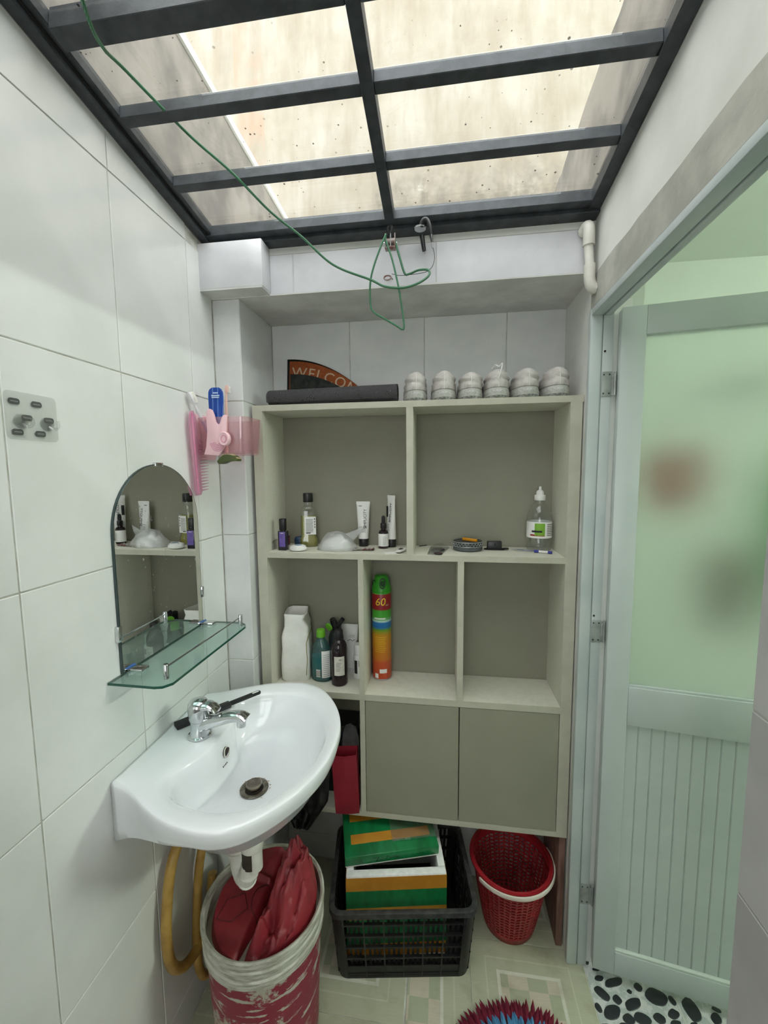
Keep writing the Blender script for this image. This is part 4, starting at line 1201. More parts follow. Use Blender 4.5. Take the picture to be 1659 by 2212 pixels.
for k, z in ((0.9, 0.80), (0.78, 0.755), (0.6, 0.715), (0.4, 0.695), (0.2, 0.685), (0.05, 0.683)):
    rings.append([((x if wallward(x) > 0.9 and k > 0.75 else BC[0] + (x - BC[0]) * k), BC[1] + (y - BC[1]) * k, min(z0 - 0.001, z) if (wallward(x) < 0.3 or k < 0.7) else min(z0 - 0.02 * (1 - k), z + 0.05)) for (x, y, z0) in [(p[0], p[1], p[2]) for p in ringb(lambda j: ro[j] * 0.97, lambda j, x, y: 0.860 - skirt(x))]])
obj('bowl', G().loft(rings), 'ceramic', wbn, smooth=True, angle=75)
dd = obj('drain', G().lathe([(0.0335, 0.0), (0.0335, 0.002), (0.030, 0.0032), (0.022, 0.0018), (0.018, -0.001)], 36, c=(-0.446, 0.877, 0.7300)), 'drain_metal', wbn, smooth=True, angle=50)
obj('drain_shadow', G().lathe([(0.0205, 0.0005), (0.0205, 0.003)], 30, c=(-0.446, 0.877, 0.7300)), 'dark_hole', dd)
obj('plug', G().lathe([(0.015, 0.003), (0.0185, 0.0085), (0.019, 0.0125), (0.0165, 0.0155), (0.003, 0.0162)], 32, c=(-0.446, 0.877, 0.7300)), 'drain_metal', dd, smooth=True, angle=40)
for i in range(8):
    a = (0.2, 0.5, 0.9, 1.3, 1.7, 2.1, 2.6, 5.6)[i]
    obj('rust_mark', G().ball((-0.446 + 0.0375 * cos(a), 0.877 + 0.0375 * sin(a), 0.7290), 0.0016 + 0.0008 * (i % 3), 0.0012, 0.0005), 'ceramic_stain', dd)
of = obj('overflow', G().tube([(-0.530, 0.890, 0.810), (-0.5195, 0.890, 0.8075)], 0.0105, 20), 'dark_hole', wbn, smooth=True)
obj('overflow_ring', G().tube([(-0.5200 - 0.002 * sin(2 * pi * j / 24), 0.890 + 0.0112 * cos(2 * pi * j / 24), 0.8075 + 0.0112 * sin(2 * pi * j / 24)) for j in range(24)], 0.0016, 6, True), 'pvc', of, smooth=True)
mat('grey_stamp', (96, 92, 88), 0.6)
for k in range(4):
    obj('maker_stamp', G().ball((-0.5150, 0.880 - 0.0055 * k, 0.788 + 0.0004 * k), 0.0014, 0.0018, 0.0014 + 0.0008 * (k % 2)), 'grey_stamp', of)
# tap
tp = obj('tap_body', G().lathe([(0.027, 0.0), (0.027, 0.003), (0.0225, 0.005), (0.0195, 0.018), (0.0205, 0.036), (0.0215, 0.040)], 32, c=(-0.577, 0.872, 0.8605)), 'chrome', wbn, smooth=True, angle=50)
sp_ = [(-0.575, 0.872, 0.886), (-0.545, 0.872, 0.897), (-0.515, 0.872, 0.907), (-0.488, 0.872, 0.914), (-0.468, 0.872, 0.915), (-0.455, 0.872, 0.909)]
rings = []
P = [Vector(p) for p in smoothpts(sp_, 4)]
for i, p in enumerate(P):
    u = i / (len(P) - 1)
    d = (P[min(i + 1, len(P) - 1)] - P[max(i - 1, 0)]).normalized()
    upv = Vector((-d.z, 0, d.x))
    w = 0.0185 - 0.0035 * sin(pi * u) + 0.001 * u
    h = 0.0175 * (1 - u) + 0.0085 * u
    rings.append([p + Vector((0, 1, 0)) * w * cos(2 * pi * j / 24) + upv * h * (abs(sin(2 * pi * j / 24)) ** 0.8) * (1 if j < 12 else -1) for j in range(24)])
obj('spout', G().loft(rings), 'chrome', tp, smooth=True, angle=60)
obj('aerator', G().tube([(-0.468, 0.872, 0.909), (-0.469, 0.872, 0.892)], 0.0105, 20), 'chrome', tp, smooth=True, angle=50)
hd = obj('handle', G().lathe([(0.0215, 0.0405), (0.0235, 0.046), (0.0245, 0.066), (0.0235, 0.079), (0.019, 0.0865), (0.010, 0.090), (0.002, 0.091)], 32, c=(-0.577, 0.872, 0.8605)), 'chrome', tp, smooth=True, angle=60)
lev = []
for u, w, h, x, z in ((0, 0.019, 0.012, -0.570, 0.934), (0.4, 0.018, 0.009, -0.550, 0.937), (0.75, 0.0165, 0.006, -0.536, 0.933), (1, 0.014, 0.004, -0.527, 0.925)):
    lev.append([(x, 0.872 + w * cos(2 * pi * j / 20), z + h * sin(2 * pi * j / 20)) for j in range(20)])
obj('lever', G().loft(lev), 'chrome', hd, smooth=True, angle=60)
# waste pipe
mat('pipe_band', (58, 44, 38), 0.6, var=(40, 32, 28), vscale=60)
px_, py_ = -0.452, 0.877
pp = obj('waste_pipe', G().tube([(px_, py_, 0.69), (px_, py_, 0.52)], 0.0185, 22), 'pvc', wbn, smooth=True)
obj('slip_nut', G().lathe([(0.027, 0.0), (0.028, 0.004), (0.028, 0.022), (0.026, 0.026)], 24, c=(px_ - 0.006, py_ + 0.0, 0.575)), 'pvc', pp, bevel=0.0015)
obj('black_sleeve', G().lathe([(0.0215, 0.0), (0.0215, 0.045)], 24, c=(px_ - 0.010, py_, 0.527)), 'pipe_band', pp, smooth=True)
elb = smoothpts([(px_ - 0.014, py_, 0.53), (px_ - 0.018, py_, 0.505), (px_ - 0.026, py_ + 0.005, 0.482), (px_ - 0.045, py_ + 0.02, 0.472), (px_ - 0.062, py_ + 0.035, 0.487), (px_ - 0.068, py_ + 0.04, 0.52), (px_ - 0.07, py_ + 0.045, 0.57), (px_ - 0.085, py_ + 0.05, 0.60), (px_ - 0.14, py_ + 0.06, 0.61), (px_ - 0.2, py_ + 0.065, 0.61)], 5)
obj('trap_bend', G().tube(elb, 0.021, 18), 'pvc', pp, smooth=True)
for k in (5, 9, 24, 28):
    a, b2 = elb[k], elb[k + 1]
    obj('collar', G().tube([a, b2], 0.0245, 18), 'pvc', pp, smooth=True)

# tool lying behind the tap
tl = thing('scraper_tool', 'black handled scraper lying across the basin behind the tap', 'tool', (-0.577, 0.978, 0.8615), radians(51.5))
mat('tool_blade', (70, 52, 46), 0.5, 0.3, var=(40, 32, 30), vscale=50)
obj('handle', G().prism(rrect(0.090, 0.0155, 0.006, 4, 0.063, 0), 0.004, 0.011, 'XY'), 'black_matte', tl, bevel=0.002, smooth=True)
obj('hanging_hole', G().prism(rrect(0.020, 0.0055, 0.0025, 4, 0.094, 0), 0.0108, 0.0116, 'XY'), 'white_plastic', tl)
obj('ferrule', G().box(-0.012, 0.020, -0.0105, 0.0105, 0.0005, 0.013), 'black_plastic', tl, bevel=0.002)
obj('blade', G().box(-0.030, -0.0115, -0.0125, 0.0125, 0.0005, 0.010), 'tool_blade', tl, bevel=0.001)
obj('bristle_head', G().box(-0.118, -0.030, -0.0135, 0.0135, 0.0, 0.011), 'black_matte', tl, bevel=0.002)

# ------------------------------------------------------------------ mirror and glass shelf
mi = thing('arched_mirror', 'frameless arched mirror clipped to the tiled wall above the basin', 'mirror', (XL, 0.903, 1.068))
outm = [(-0.15, 0.0), (0.15, 0.0)] + [(0.15 * cos(radians(a)), 0.294 + 0.15 * sin(radians(a))) for a in range(0, 181, 6)]
m, t, b = base('mirror_silver', (0.80, 0.82, 0.81, 1), 0.015, 1.0)
t.l(t.math('MULTIPLY_ADD', t.ramp(t.noise(t.coord('Object'), 90, 3), [(0.66, (0, 0, 0, 1)), (0.70, (1, 1, 1, 1))]), 0.25, 0.012), b.inputs['Roughness'])
mat('mirror_edge', (70, 84, 84), 0.15, 0.4)
obj('glass', G().prism([(a * 0.985, 0.002 + c * 0.992) for a, c in outm], 0.0056, 0.0062, 'YZ'), 'mirror_silver', mi)
obj('bevelled_edge', G().prism(outm, 0.0005, 0.0056, 'YZ'), 'mirror_edge', mi)
for y, z, w, h in ((0.001, 0.443, 0.026, 0.010), (-0.152, 0.088, 0.010, 0.034), (0.152, 0.090, 0.010, 0.030)):
    obj('clip', G().box(0.0, 0.0095, y - w / 2, y + w / 2, z - h / 2, z + h / 2), 'chrome', mi, bevel=0.0012)
gs = thing('glass_shelf', 'green-edged glass shelf with a slim chrome rail under the mirror', 'shelf', (XL, 0.895, 1.061))
m, t, b = base('shelf_glass', (0.82, 0.92, 0.88, 1), 0.04)
b.inputs['Transmission Weight'].default_value = 0.0
thin('shelf_glass_clear', (0.74, 0.86, 0.82, 1), 0.5, 0.06, (0.10, (0.62, 0.72, 0.68, 1)))
mat('shelf_glass_edge', (38, 88, 74), 0.12, var=(30, 74, 62))
outs = [(0.0015, -0.178), (0.106, -0.180), (0.122, -0.176), (0.134, -0.160), (0.136, 0.150), (0.126, 0.168), (0.106, 0.180), (0.0015, 0.178)]
cx_ = 0.066
inn = [(cx_ + (x - cx_) * 0.985, y * 0.994) for x, y in outs]
obj('pane', G().prism(inn, 0.0, 0.006, 'XY'), 'shelf_glass_clear', gs)
obj('edge', G().loft([[(x, y, 0.0005) for x, y in outs], [(x, y, 0.0055) for x, y in outs], [(x, y, 0.0055) for x, y in inn], [(x, y, 0.0005) for x, y in inn], [(x, y, 0.0005) for x, y in outs]], True, False, False), 'shelf_glass_edge', gs)
for y in (-0.147, 0.153):
    obj('rail_post', G().lathe([(0.0055, 0.006), (0.0055, 0.036), (0.0045, 0.0375)], 16, c=(0.110 if y < 0 else 0.120, y, 0)), 'chrome', gs, smooth=True, angle=50)
obj('rail', G().tube([(0.110, -0.147, 0.030), (0.120, 0.153, 0.030)], 0.0022, 10), 'chrome', gs, smooth=True)
for y in (-0.12, 0.154):
    br = obj('bracket', G().box(0.0, 0.042, y - 0.012, y + 0.012, 0.0065, 0.013).box(0.0, 0.010, y - 0.012, y + 0.012, -0.006, 0.013), 'chrome', gs, bevel=0.0015)
    mat('blue_film', (60, 110, 170), 0.4) if 'blue_film' not in MATS else None
    obj('blue_film', G().box(0.006, 0.010, y - 0.013, y + 0.013, 0.0132, 0.0142), 'blue_film', br)

# ------------------------------------------------------------------ adhesive hooks
hp = thing('hook_pad', 'clear square adhesive pad with two clear hooks and grey badges on the tiles', 'hook', (XL + 0.0005, 0.609, 1.584))
thin('clear_pad', (0.985, 0.99, 0.985, 1), 0.4, 0.1, (0.06, (0.8, 0.83, 0.81, 1)))
thin('clear_hook', (0.97, 0.98, 0.975, 1), 1.0, 0.06, (0.04, (0.85, 0.87, 0.85, 1)))
obj('pad', G().prism(rrect(0.088, 0.076, 0.008), 0.0, 0.0016, 'YZ'), 'clear_pad', hp)
mat('badge', (84, 86, 84), 0.5)
mat('badge_text', (140, 142, 140), 0.5)
for y, z in ((-0.029, 0.022), (0.008, 0.022), (-0.010, -0.002), (0.028, -0.002), (-0.027, -0.026), (0.011, -0.026)):
    bd_ = obj('badge', G().prism([(a + y, c + z) for a, c in rrect(0.018, 0.0095, 0.004)], 0.0017, 0.0021, 'YZ'), 'badge', hp)
    obj('badge_line', G().box(0.0021, 0.0023, y - 0.0060, y + 0.0060, z - 0.0007, z + 0.0008), 'badge_text', bd_)
for y, z in ((-0.022, -0.009), (0.023, -0.009)):
    hk = obj('hook', G().tube([(0.0018, y, z), (0.0045, y, z)], 0.0115, 24), 'clear_hook', hp, smooth=True, angle=50)
    obj('hook_arm', G().tube(smoothpts([(0.004, y + 0.002, z - 0.004), (0.010, y + 0.006, z - 0.008), (0.016, y + 0.008, z - 0.004), (0.016, y + 0.008, z + 0.006)], 5), 0.0026, 8), 'clear_hook', hk, smooth=True)

# ------------------------------------------------------------------ toothbrush holder
thin('pink_clear', (0.975, 0.86, 0.875, 1), 0.6, 0.1, (0.20, (0.86, 0.58, 0.62, 1)))
mat('pink_plastic', (240, 200, 206), 0.35, var=(234, 190, 198))
mat('pink_comb', (206, 126, 158), 0.3, var=(190, 100, 140), vscale=40)
thin('pink_comb_clear', (0.96, 0.78, 0.86, 1), 0.8, 0.1, (0.5, (0.80, 0.46, 0.60, 1)))
th = thing('toothbrush_holder', 'pink translucent toothbrush holder stuck to the wall by the pilaster', 'holder', (XL, 1.055, 1.540))
# cup: rounded box open at the top
def cup_ring(k, z, x0=0.010, x1=0.156, y0=0.0, y1=0.108):
    cx, cy = (x0 + x1) / 2, (y0 + y1) / 2
    return [(cx + a * k, cy + b_ * k, z) for a, b_ in rrect(x1 - x0, y1 - y0, 0.022, 5)]
obj('cup', G().loft([cup_ring(0.86, 0.0), cup_ring(0.90, 0.003), cup_ring(0.95, 0.05), cup_ring(1.0, 0.100), cup_ring(0.975, 0.100), cup_ring(0.925, 0.05), cup_ring(0.86, 0.005)]), 'pink_clear', th, smooth=True, angle=60)
obj('back_plate', G().prism([(a + 0.054, c + 0.05) for a, c in rrect(0.115, 0.125, 0.02)], 0.0005, 0.006, 'YZ'), 'pink_plastic', th, bevel=0.001)
lob = [(0.038, 0.0), (0.080, -0.004), (0.096, 0.02), (0.104, 0.06), (0.107, 0.098), (0.104, 0.104), (0.098, 0.103), (0.092, 0.095), (0.0875, 0.082), (0.082, 0.078), (0.076, 0.084), (0.071, 0.104), (0.066, 0.117), (0.059, 0.121), (0.052, 0.117), (0.049, 0.106), (0.050, 0.06), (0.045, 0.02)]
fr_ = obj('front_lobe', G().prism(lob, -0.010, -0.002), 'pink_plastic', th, bevel=0.0015, smooth=True)
for k in range(5):
    rr = 0.007 + 0.0034 * k
    obj('moulded_arc', G().tube([(0.078 + rr * cos(radians(a)), -0.0102, 0.034 + rr * 1.25 * sin(radians(a))) for a in range(190, 351, 16)], 0.0007, 5), 'pink_comb', fr_)
obj('dial', G().lathe([(0.0185, 0.0), (0.0190, 0.010), (0.0165, 0.0125), (0.014, 0.011), (0.003, 0.011)], 28, sx=0.8), 'pink_plastic', fr_, smooth=True, angle=50, loc=(0.1005, -0.006, 0.040), rot=(pi / 2, 0, 0))
obj('dial_ring', G().tube([(0.1005 + 0.007 * cos(2 * pi * j / 16), -0.0175, 0.040 + 0.009 * sin(2 * pi * j / 16)) for j in range(16)], 0.0009, 5, True), 'pink_comb', fr_)
# comb
cm = thing('pink_comb', 'translucent pink comb hanging on the wall under the toothbrush holder', 'comb', (XL + 0.012, 1.046, 1.430), rot=(radians(3.5), 0, 0))
obj('spine', G().prism([(-0.008, 0.0), (0.012, 0.0), (0.018, 0.01), (0.016, 0.21), (0.008, 0.226), (-0.006, 0.222), (-0.012, 0.2), (-0.012, 0.02)], 0.0, 0.006, 'YZ'), 'pink_comb_clear', cm, bevel=0.0015, smooth=True)
obj('ridge', G().tube([(0.0065, -0.003, 0.006), (0.0065, -0.003, 0.218)], 0.0022, 8), 'pink_comb', cm, smooth=True)
for k in range(17):
    z = 0.012 + k * 0.0082
    obj('tooth', G().prism([(0.012, z - 0.0028), (0.060 - 0.001 * abs(k - 8), z - 0.0005), (0.060 - 0.001 * abs(k - 8), z + 0.0005), (0.012, z + 0.0028)], 0.0015, 0.0045, 'YZ'), 'pink_comb_clear', cm)
# toothbrushes, toothpaste
mat('brush_white', (232, 230, 234), 0.35)
mat('brush_lilac', (176, 160, 204), 0.35)
mat('brush_pink', (238, 196, 184), 0.4)
mat('bristle', (236, 234, 228), 0.9, var=(214, 206, 196), vscale=300, vstretch=(1, 1, 0.2))
def brush(name, lab, p0, p1, m1, m2, hl, hw, flip=1):
    d = (Vector(p1) - Vector(p0))
    L = d.length
    q = d.normalized().to_track_quat('Z', 'Y')
    b_ = thing(name, lab, 'toothbrush', p0)
    b_.rotation_euler = q.to_euler()
    obj('handle', G().tube([(0, 0, 0), (0, 0, L * 0.3), (0, 0, L * 0.55), (0, 0, L - hl)], [0.0055, 0.0062, 0.0045, 0.003], 12), m1, b_, smooth=True)
    obj('grip', G().tube([(0, 0, L * 0.28), (0, 0, L * 0.5)], [0.0066, 0.0052], 12), m2, b_, smooth=True)
    hd_ = obj('head', G().loft([[(x, y - 0.002, z) for x, y in rrect(w, 0.005, 0.002, 2)] for w, z in ((0.006, L - hl), (hw, L - hl * 0.85), (hw * 1.05, L - hl * 0.4), (hw, L - hl * 0.1), (hw * 0.6, L))]), m1, b_, smooth=True)
    obj('bristles', G().loft([[(x, y * flip, z) for x, y in ((-hw / 2 * 0.9, 0.0), (hw / 2 * 0.9, 0.0), (hw / 2, 0.011), (-hw / 2, 0.011))] for z in (L - hl * 0.92, L - hl * 0.06)]), 'bristle', hd_, bevel=0.001)
    return b_
brush('toothbrush', 'white toothbrush leaning on the tiled wall over the pink holder', (-0.632, 1.100, 1.560), (-0.660, 1.030, 1.702), 'brush_white', 'brush_lilac', 0.034, 0.013)
brush('toothbrush', 'pale pink toothbrush standing upright behind the blue toothpaste', (-0.622, 1.140, 1.548), (-0.619, 1.150, 1.742), 'brush_pink', 'brush_pink', 0.024, 0.012, -1)
tpst = thing('toothpaste_tube', 'blue toothpaste tube standing in the pink holder', 'toothpaste', (-0.612, 1.078, 1.545), radians(6))
def paste_mat():
    m, t, b = base('paste_blue', rough=0.25)
    w = t.n('ShaderNodeTexWave')
    w.inputs['Scale'].default_value = 22
    w.inputs['Distortion'].default_value = 3
    t.l(t.coord('Object', (1, 1, 0.12)), w.inputs[0])
    t.l(t.mix(t.ramp(w.outputs[1], [(0.9, (0, 0, 0, 1)), (1.0, (0.6, 0.6, 0.6, 1))]), S(16, 62, 150), S(120, 170, 220)), b.inputs['Base Color'])
paste_mat()
pr = []
for k, (w, d, z) in enumerate(((0.026, 0.024, 0.0), (0.034, 0.022, 0.05), (0.041, 0.016, 0.11), (0.043, 0.009, 0.150), (0.041, 0.005, 0.164), (0.034, 0.004, 0.172), (0.020, 0.003, 0.1765))):
    pr.append([(w / 2 * cos(2 * pi * j / 24), d / 2 * sin(2 * pi * j / 24), z) for j in range(24)])
obj('tube_body', G().loft(pr), 'paste_blue', tpst, smooth=True, angle=60)
mat('pale_blue_print', (200, 220, 240), 0.5)
for z, x0, x1 in ((0.160, -0.006, 0.008), (0.153, -0.010, 0.012), (0.148, -0.009, 0.011)):
    obj('print_line', G().box(x0, x1, -0.0062 + (z - 0.148) * 0.12, -0.0040, z, z + 0.0028), 'pale_blue_print', tpst)
ls = thing('leaf_slice', 'small dark green leaf-shaped piece stuck under the pink holder', 'leaf', (-0.573, 1.062, 1.5395))
mat('leaf_green', (84, 94, 44), 0.5, var=(66, 76, 34), vscale=20)
mat('leaf_pale', (206, 190, 150), 0.6)
lf = [(-0.028, -0.018), (-0.014, -0.004), (0.0, 0.0), (0.022, -0.004), (0.030, -0.014), (0.026, -0.018), (0.004, -0.018), (-0.012, -0.024), (-0.024, -0.025)]
obj('leaf', G().prism([(p.x, p.y) for p in smoothpts([(a, c, 0) for a, c in lf], 3)], -0.014, 0.012), 'leaf_green', ls, bevel=0.003, smooth=True)
obj('pale_edge', G().prism([(-0.018, -0.003), (-0.008, 0.0008), (0.012, 0.0008), (0.03, -0.010), (0.028, -0.014), (0.01, -0.002)], -0.012, 0.010), 'leaf_pale', ls)

# ------------------------------------------------------------------ corner pipe, cord, pulley, spring hook
pc = thing('corner_pipe', 'white plastic drain pipe with two elbows in the corner over the door', 'pipe', (0, 0, 0))
P0 = smoothpts([(0.352, 1.182, 2.088), (0.357, 1.166, 2.096), (0.361, 1.160, 2.088), (0.361, 1.159, 2.05), (0.366, 1.158, 2.0), (0.367, 1.157, 1.965), (0.372, 1.156, 1.948), (0.384, 1.156, 1.942)], 6)
obj('pipe', G().tube(P0, 0.0105, 16), 'pvc', pc, smooth=True)
obj('elbow', G().tube(smoothpts([(0.353, 1.178, 2.091), (0.358, 1.164, 2.098), (0.361, 1.159, 2.086), (0.362, 1.159, 2.050)], 5), 0.0140, 16), 'pvc', pc, smooth=True)
obj('elbow', G().tube(smoothpts([(0.3655, 1.158, 2.004), (0.3665, 1.157, 1.968), (0.372, 1.156, 1.950), (0.382, 1.156, 1.943)], 5), 0.0135, 16), 'pvc', pc, smooth=True)

m, t, b = base('cord_green', rough=0.5)
w = t.n('ShaderNodeTexWave'); w.inputs['Scale'].default_value = 160; w.bands_direction = 'DIAGONAL'
t.l(t.coord('Object'), w.inputs[0])
t.l(t.mix(w.outputs[1], S(46, 96, 68), S(72, 130, 94)), b.inputs['Base Color'])
cordp = [(-0.44, 0.45, 2.19), (-0.516, 0.60, 2.165), (-0.545, 0.665, 2.175), (-0.553, 0.728, 2.194), (-0.52, 0.86, 2.184), (-0.476, 0.95, 2.168), (-0.415, 1.02, 2.119), (-0.353, 1.06, 2.079), (-0.28, 1.09, 2.020), (-0.185, 1.10, 1.981), (-0.148, 1.10, 1.962), (-0.102, 1.10, 1.9555), (-0.062, 1.10, 1.964), (-0.036, 1.11, 1.985), (-0.038, 1.12, 2.003), (-0.062, 1.125, 2.007), (-0.086, 1.13, 2.002), (-0.099, 1.13, 2.004), (-0.112, 1.13, 2.044), (-0.126, 1.13, 2.092)]
cd = thing('green_cord', 'green cord slung under the glass roof and looped through the pulley', 'cord', (0, 0, 0))
obj('long_run', G().tube(smoothpts(cordp, 8), 0.0028, 8), 'cord_green', cd, smooth=True)
loopp = [(-0.146, 1.122, 2.100), (-0.158, 1.115, 2.07), (-0.178, 1.11, 2.015), (-0.187, 1.11, 1.975), (-0.187, 1.11, 1.925), (-0.179, 1.11, 1.905), (-0.150, 1.11, 1.886), (-0.118, 1.11, 1.866), (-0.104, 1.11, 1.857), (-0.0995, 1.11, 1.864), (-0.104, 1.11, 1.905), (-0.114, 1.11, 1.965), (-0.129, 1.115, 2.03), (-0.146, 1.12, 2.082), (-0.148, 1.124, 2.098)]
obj('hanging_loop', G().tube(smoothpts(loopp, 6), 0.0025, 8), 'cord_green', cd, smooth=True)

pl = thing('pulley', 'small metal pulley block hanging from the roof frame with the cord through it', 'pulley', (-0.137, 1.132, 2.085))
mat('rusty_red', (120, 70, 66), 0.5, 0.4, var=(170, 160, 156), vscale=60)
for x in (-0.012, 0.002, 0.013):
    obj('cheek', G().prism([(-0.009, -0.016), (0.009, -0.016), (0.009, 0.012), (0.004, 0.020), (-0.004, 0.020), (-0.009, 0.012)], x - 0.001, x + 0.001, 'YZ'), 'steel' if x < 0.01 else 'rusty_red', pl)
obj('wheel', G().tube([(-0.010, 0, 0), (0.012, 0, 0)], 0.0085, 18), 'rusty_red', pl, smooth=True, angle=40)
obj('axle', G().tube([(-0.017, 0, -0.002), (0.018, 0, -0.002)], 0.0025, 10), 'chrome', pl)
obj('base_plate', G().box(-0.013, 0.014, -0.010, 0.010, -0.018, -0.0155), 'rusty_red', pl)
obj('hanger', G().tube(smoothpts([(0.0, 0, 0.018), (-0.004, -0.002, 0.026), (-0.003, -0.002, 0.036), (0.004, -0.002, 0.036), (0.004, -0.002, 0.026), (-0.002, 0, 0.020)], 5), 0.0042, 8), 'black_plastic', pl, smooth=True)
sh_ = thing('spring_hook', 'black handled metal hook fixed on the roof frame beside the pulley', 'hook', (-0.055, 1.140, 2.112))
obj('washer', G().lathe([(0.0145, 0.0), (0.016, 0.003), (0.013, 0.006), (0.006, 0.006)], 26), 'chrome', sh_, smooth=True, loc=(-0.004, -0.004, 0.000))
obj('grip', G().tube([(0.0, 0.004, -0.012), (0.006, 0.004, -0.050)], [0.0062, 0.0050], 12), 'black_plastic', sh_, smooth=True)
obj('bolt_tip', G().tube([(0.0062, 0.004, -0.05), (0.0072, 0.004, -0.057)], 0.0018, 8), 'chrome', sh_)
obj('bent_arm', G().tube(smoothpts([(-0.004, -0.006, 0.006), (0.004, -0.010, 0.018), (0.014, -0.012, 0.017), (0.021, -0.012, 0.0), (0.024, -0.011, -0.020)], 6), 0.0052, 12), 'black_plastic', sh_, smooth=True)
obj('ferrule', G().tube([(0.024, -0.011, -0.020), (0.0265, -0.011, -0.038)], [0.0044, 0.0030], 12), 'chrome', sh_, smooth=True)
obj('swivel', G().tube([(0.0265, -0.011, -0.038), (0.028, -0.011, -0.052)], 0.0022, 8), 'steel', sh_)
obj('wire', G().tube(smoothpts([(0.028, -0.011, -0.048), (0.033, -0.011, -0.07), (0.030, -0.011, -0.092), (0.018, -0.011, -0.106), (0.0, -0.009, -0.110), (-0.035, -0.002, -0.109), (-0.060, 0.006, -0.105), (-0.080, 0.010, -0.098)], 6), 0.0007, 6), 'black_gap', sh_)
ey = thing('wall_eyelet', 'small rusty screw eye in the beam tile under the pulley', 'screw eye', (-0.149, 1.168, 2.013))
obj('ring', G().tube([(0.0095 * cos(2 * pi * j / 24), 0.002 * sin(2 * pi * j / 24), 0.0065 * sin(2 * pi * j / 24)) for j in range(24)], 0.0020, 8, True), 'rusty_red', ey, smooth=True)
obj('shank', G().tube([(0.008, 0.0, 0.002), (0.012, 0.0155, 0.002)], 0.0018, 8), 'steel', ey)

# ------------------------------------------------------------------ yellow hoses on the wall
mat('yellow_hose', (184, 148, 78), 0.4, var=(158, 122, 58), vscale=18)
hs = thing('yellow_hose', 'pair of yellowed rubber hose loops hanging under the basin', 'hose', (0, 0, 0))
obj('hose_loop', G().tube(smoothpts([(-0.640, 0.94, 0.70), (-0.645, 0.895, 0.60), (-0.648, 0.84, 0.545), (-0.648, 0.812, 0.45), (-0.648, 0.805, 0.36), (-0.648, 0.820, 0.285), (-0.645, 0.862, 0.235), (-0.64, 0.92, 0.23), (-0.64, 0.97, 0.28), (-0.64, 0.99, 0.36)], 8), 0.0125, 14), 'yellow_hose', hs, smooth=True)
obj('hose_loop', G().tube(smoothpts([(-0.640, 1.03, 0.66), (-0.645, 0.985, 0.52), (-0.648, 0.945, 0.43), (-0.648, 0.922, 0.30), (-0.648, 0.915, 0.18), (-0.646, 0.94, 0.10), (-0.64, 1.00, 0.08), (-0.63, 1.08, 0.10)], 8), 0.0115, 14), 'yellow_hose', hs, smooth=True)
obj('cable_tie', G().tube([(-0.643 + 0.0132 * cos(2 * pi * j / 16), 0.878 + 0.003 * sin(2 * pi * j / 16), 0.582 + 0.0132 * sin(2 * pi * j / 16)) for j in range(16)], 0.002, 6, True), 'black_plastic', hs)
dhz = thing('grey_drain_hose', 'grey flexible drain hose curving down behind the red bucket', 'hose', (0, 0, 0))
mat('hose_grey', (176, 176, 168), 0.5, var=(150, 150, 142), vscale=30)
dp = smoothpts([(-0.60, 0.975, 0.60), (-0.607, 0.99, 0.54), (-0.617, 1.01, 0.46), (-0.612, 1.07, 0.34), (-0.58, 1.10, 0.2), (-0.56, 1.11, 0.05)], 10)
obj('hose', G().tube(dp, [0.0125 + 0.0012 * (i % 2) for i in range(len(dp))], 14), 'hose_grey', dhz, smooth=True)

# ------------------------------------------------------------------ bucket with a red bag
def bucket_mat():
    m, t, b = base('bucket_print', rough=0.5)
    v = t.coord('Object')
    sc1 = t.noise(t.coord('Object', (1, 1, 1)), 10, 8, 0.7)
    sc2 = t.noise(t.coord('Object', (1.5, 1.5, 9), rot=(0.5, 0.4, 0)), 7, 6, 0.65)
    x, y, z = t.sep(v)
    edge = t.ramp(t.math('ADD', z, t.math('MULTIPLY', sc1, 0.10)), [(0.0, (0, 0, 0, 1)), (0.375, (0, 0, 0, 1)), (0.385, (1, 1, 1, 1)), (1, (1, 1, 1, 1))])
    s1 = t.ramp(sc1, [(0.55, (0, 0, 0, 1)), (0.58, (1, 1, 1, 1))])
    s2 = t.ramp(sc2, [(0.575, (0, 0, 0, 1)), (0.605, (1, 1, 1, 1))])
    msk = t.math('MAXIMUM', t.math('MAXIMUM', s1, s2), edge)
    red = t.mix(t.noise(v, 5, 4), S(146, 34, 62), S(120, 26, 50))
    t.l(t.mix(msk, red, t.mix(sc1, S(200, 198, 184), S(160, 156, 140))), b.inputs['Base Color'])
bucket_mat()
mat('bucket_rim', (198, 198, 186), 0.6, var=(156, 154, 138), vscale=26, vstretch=(1, 1, 6), bump=0.3, bscale=60)
bk_ = thing('paint_bucket', 'large scuffed crimson paint bucket with a dirty white rim', 'bucket', (-0.448, 0.912, 0.0))
HB, RT, RBm = 0.405, 0.146, 0.128
rad = lambda z: RBm + (RT - RBm) * z / HB
obj('body', G().lathe([(rad(0) - 0.004, 0.0), (rad(0.004), 0.004), (rad(0.1), 0.1), (rad(0.2), 0.2), (rad(0.3), 0.3), (rad(0.355), 0.355)], 64), 'bucket_print', bk_, smooth=True, angle=50)
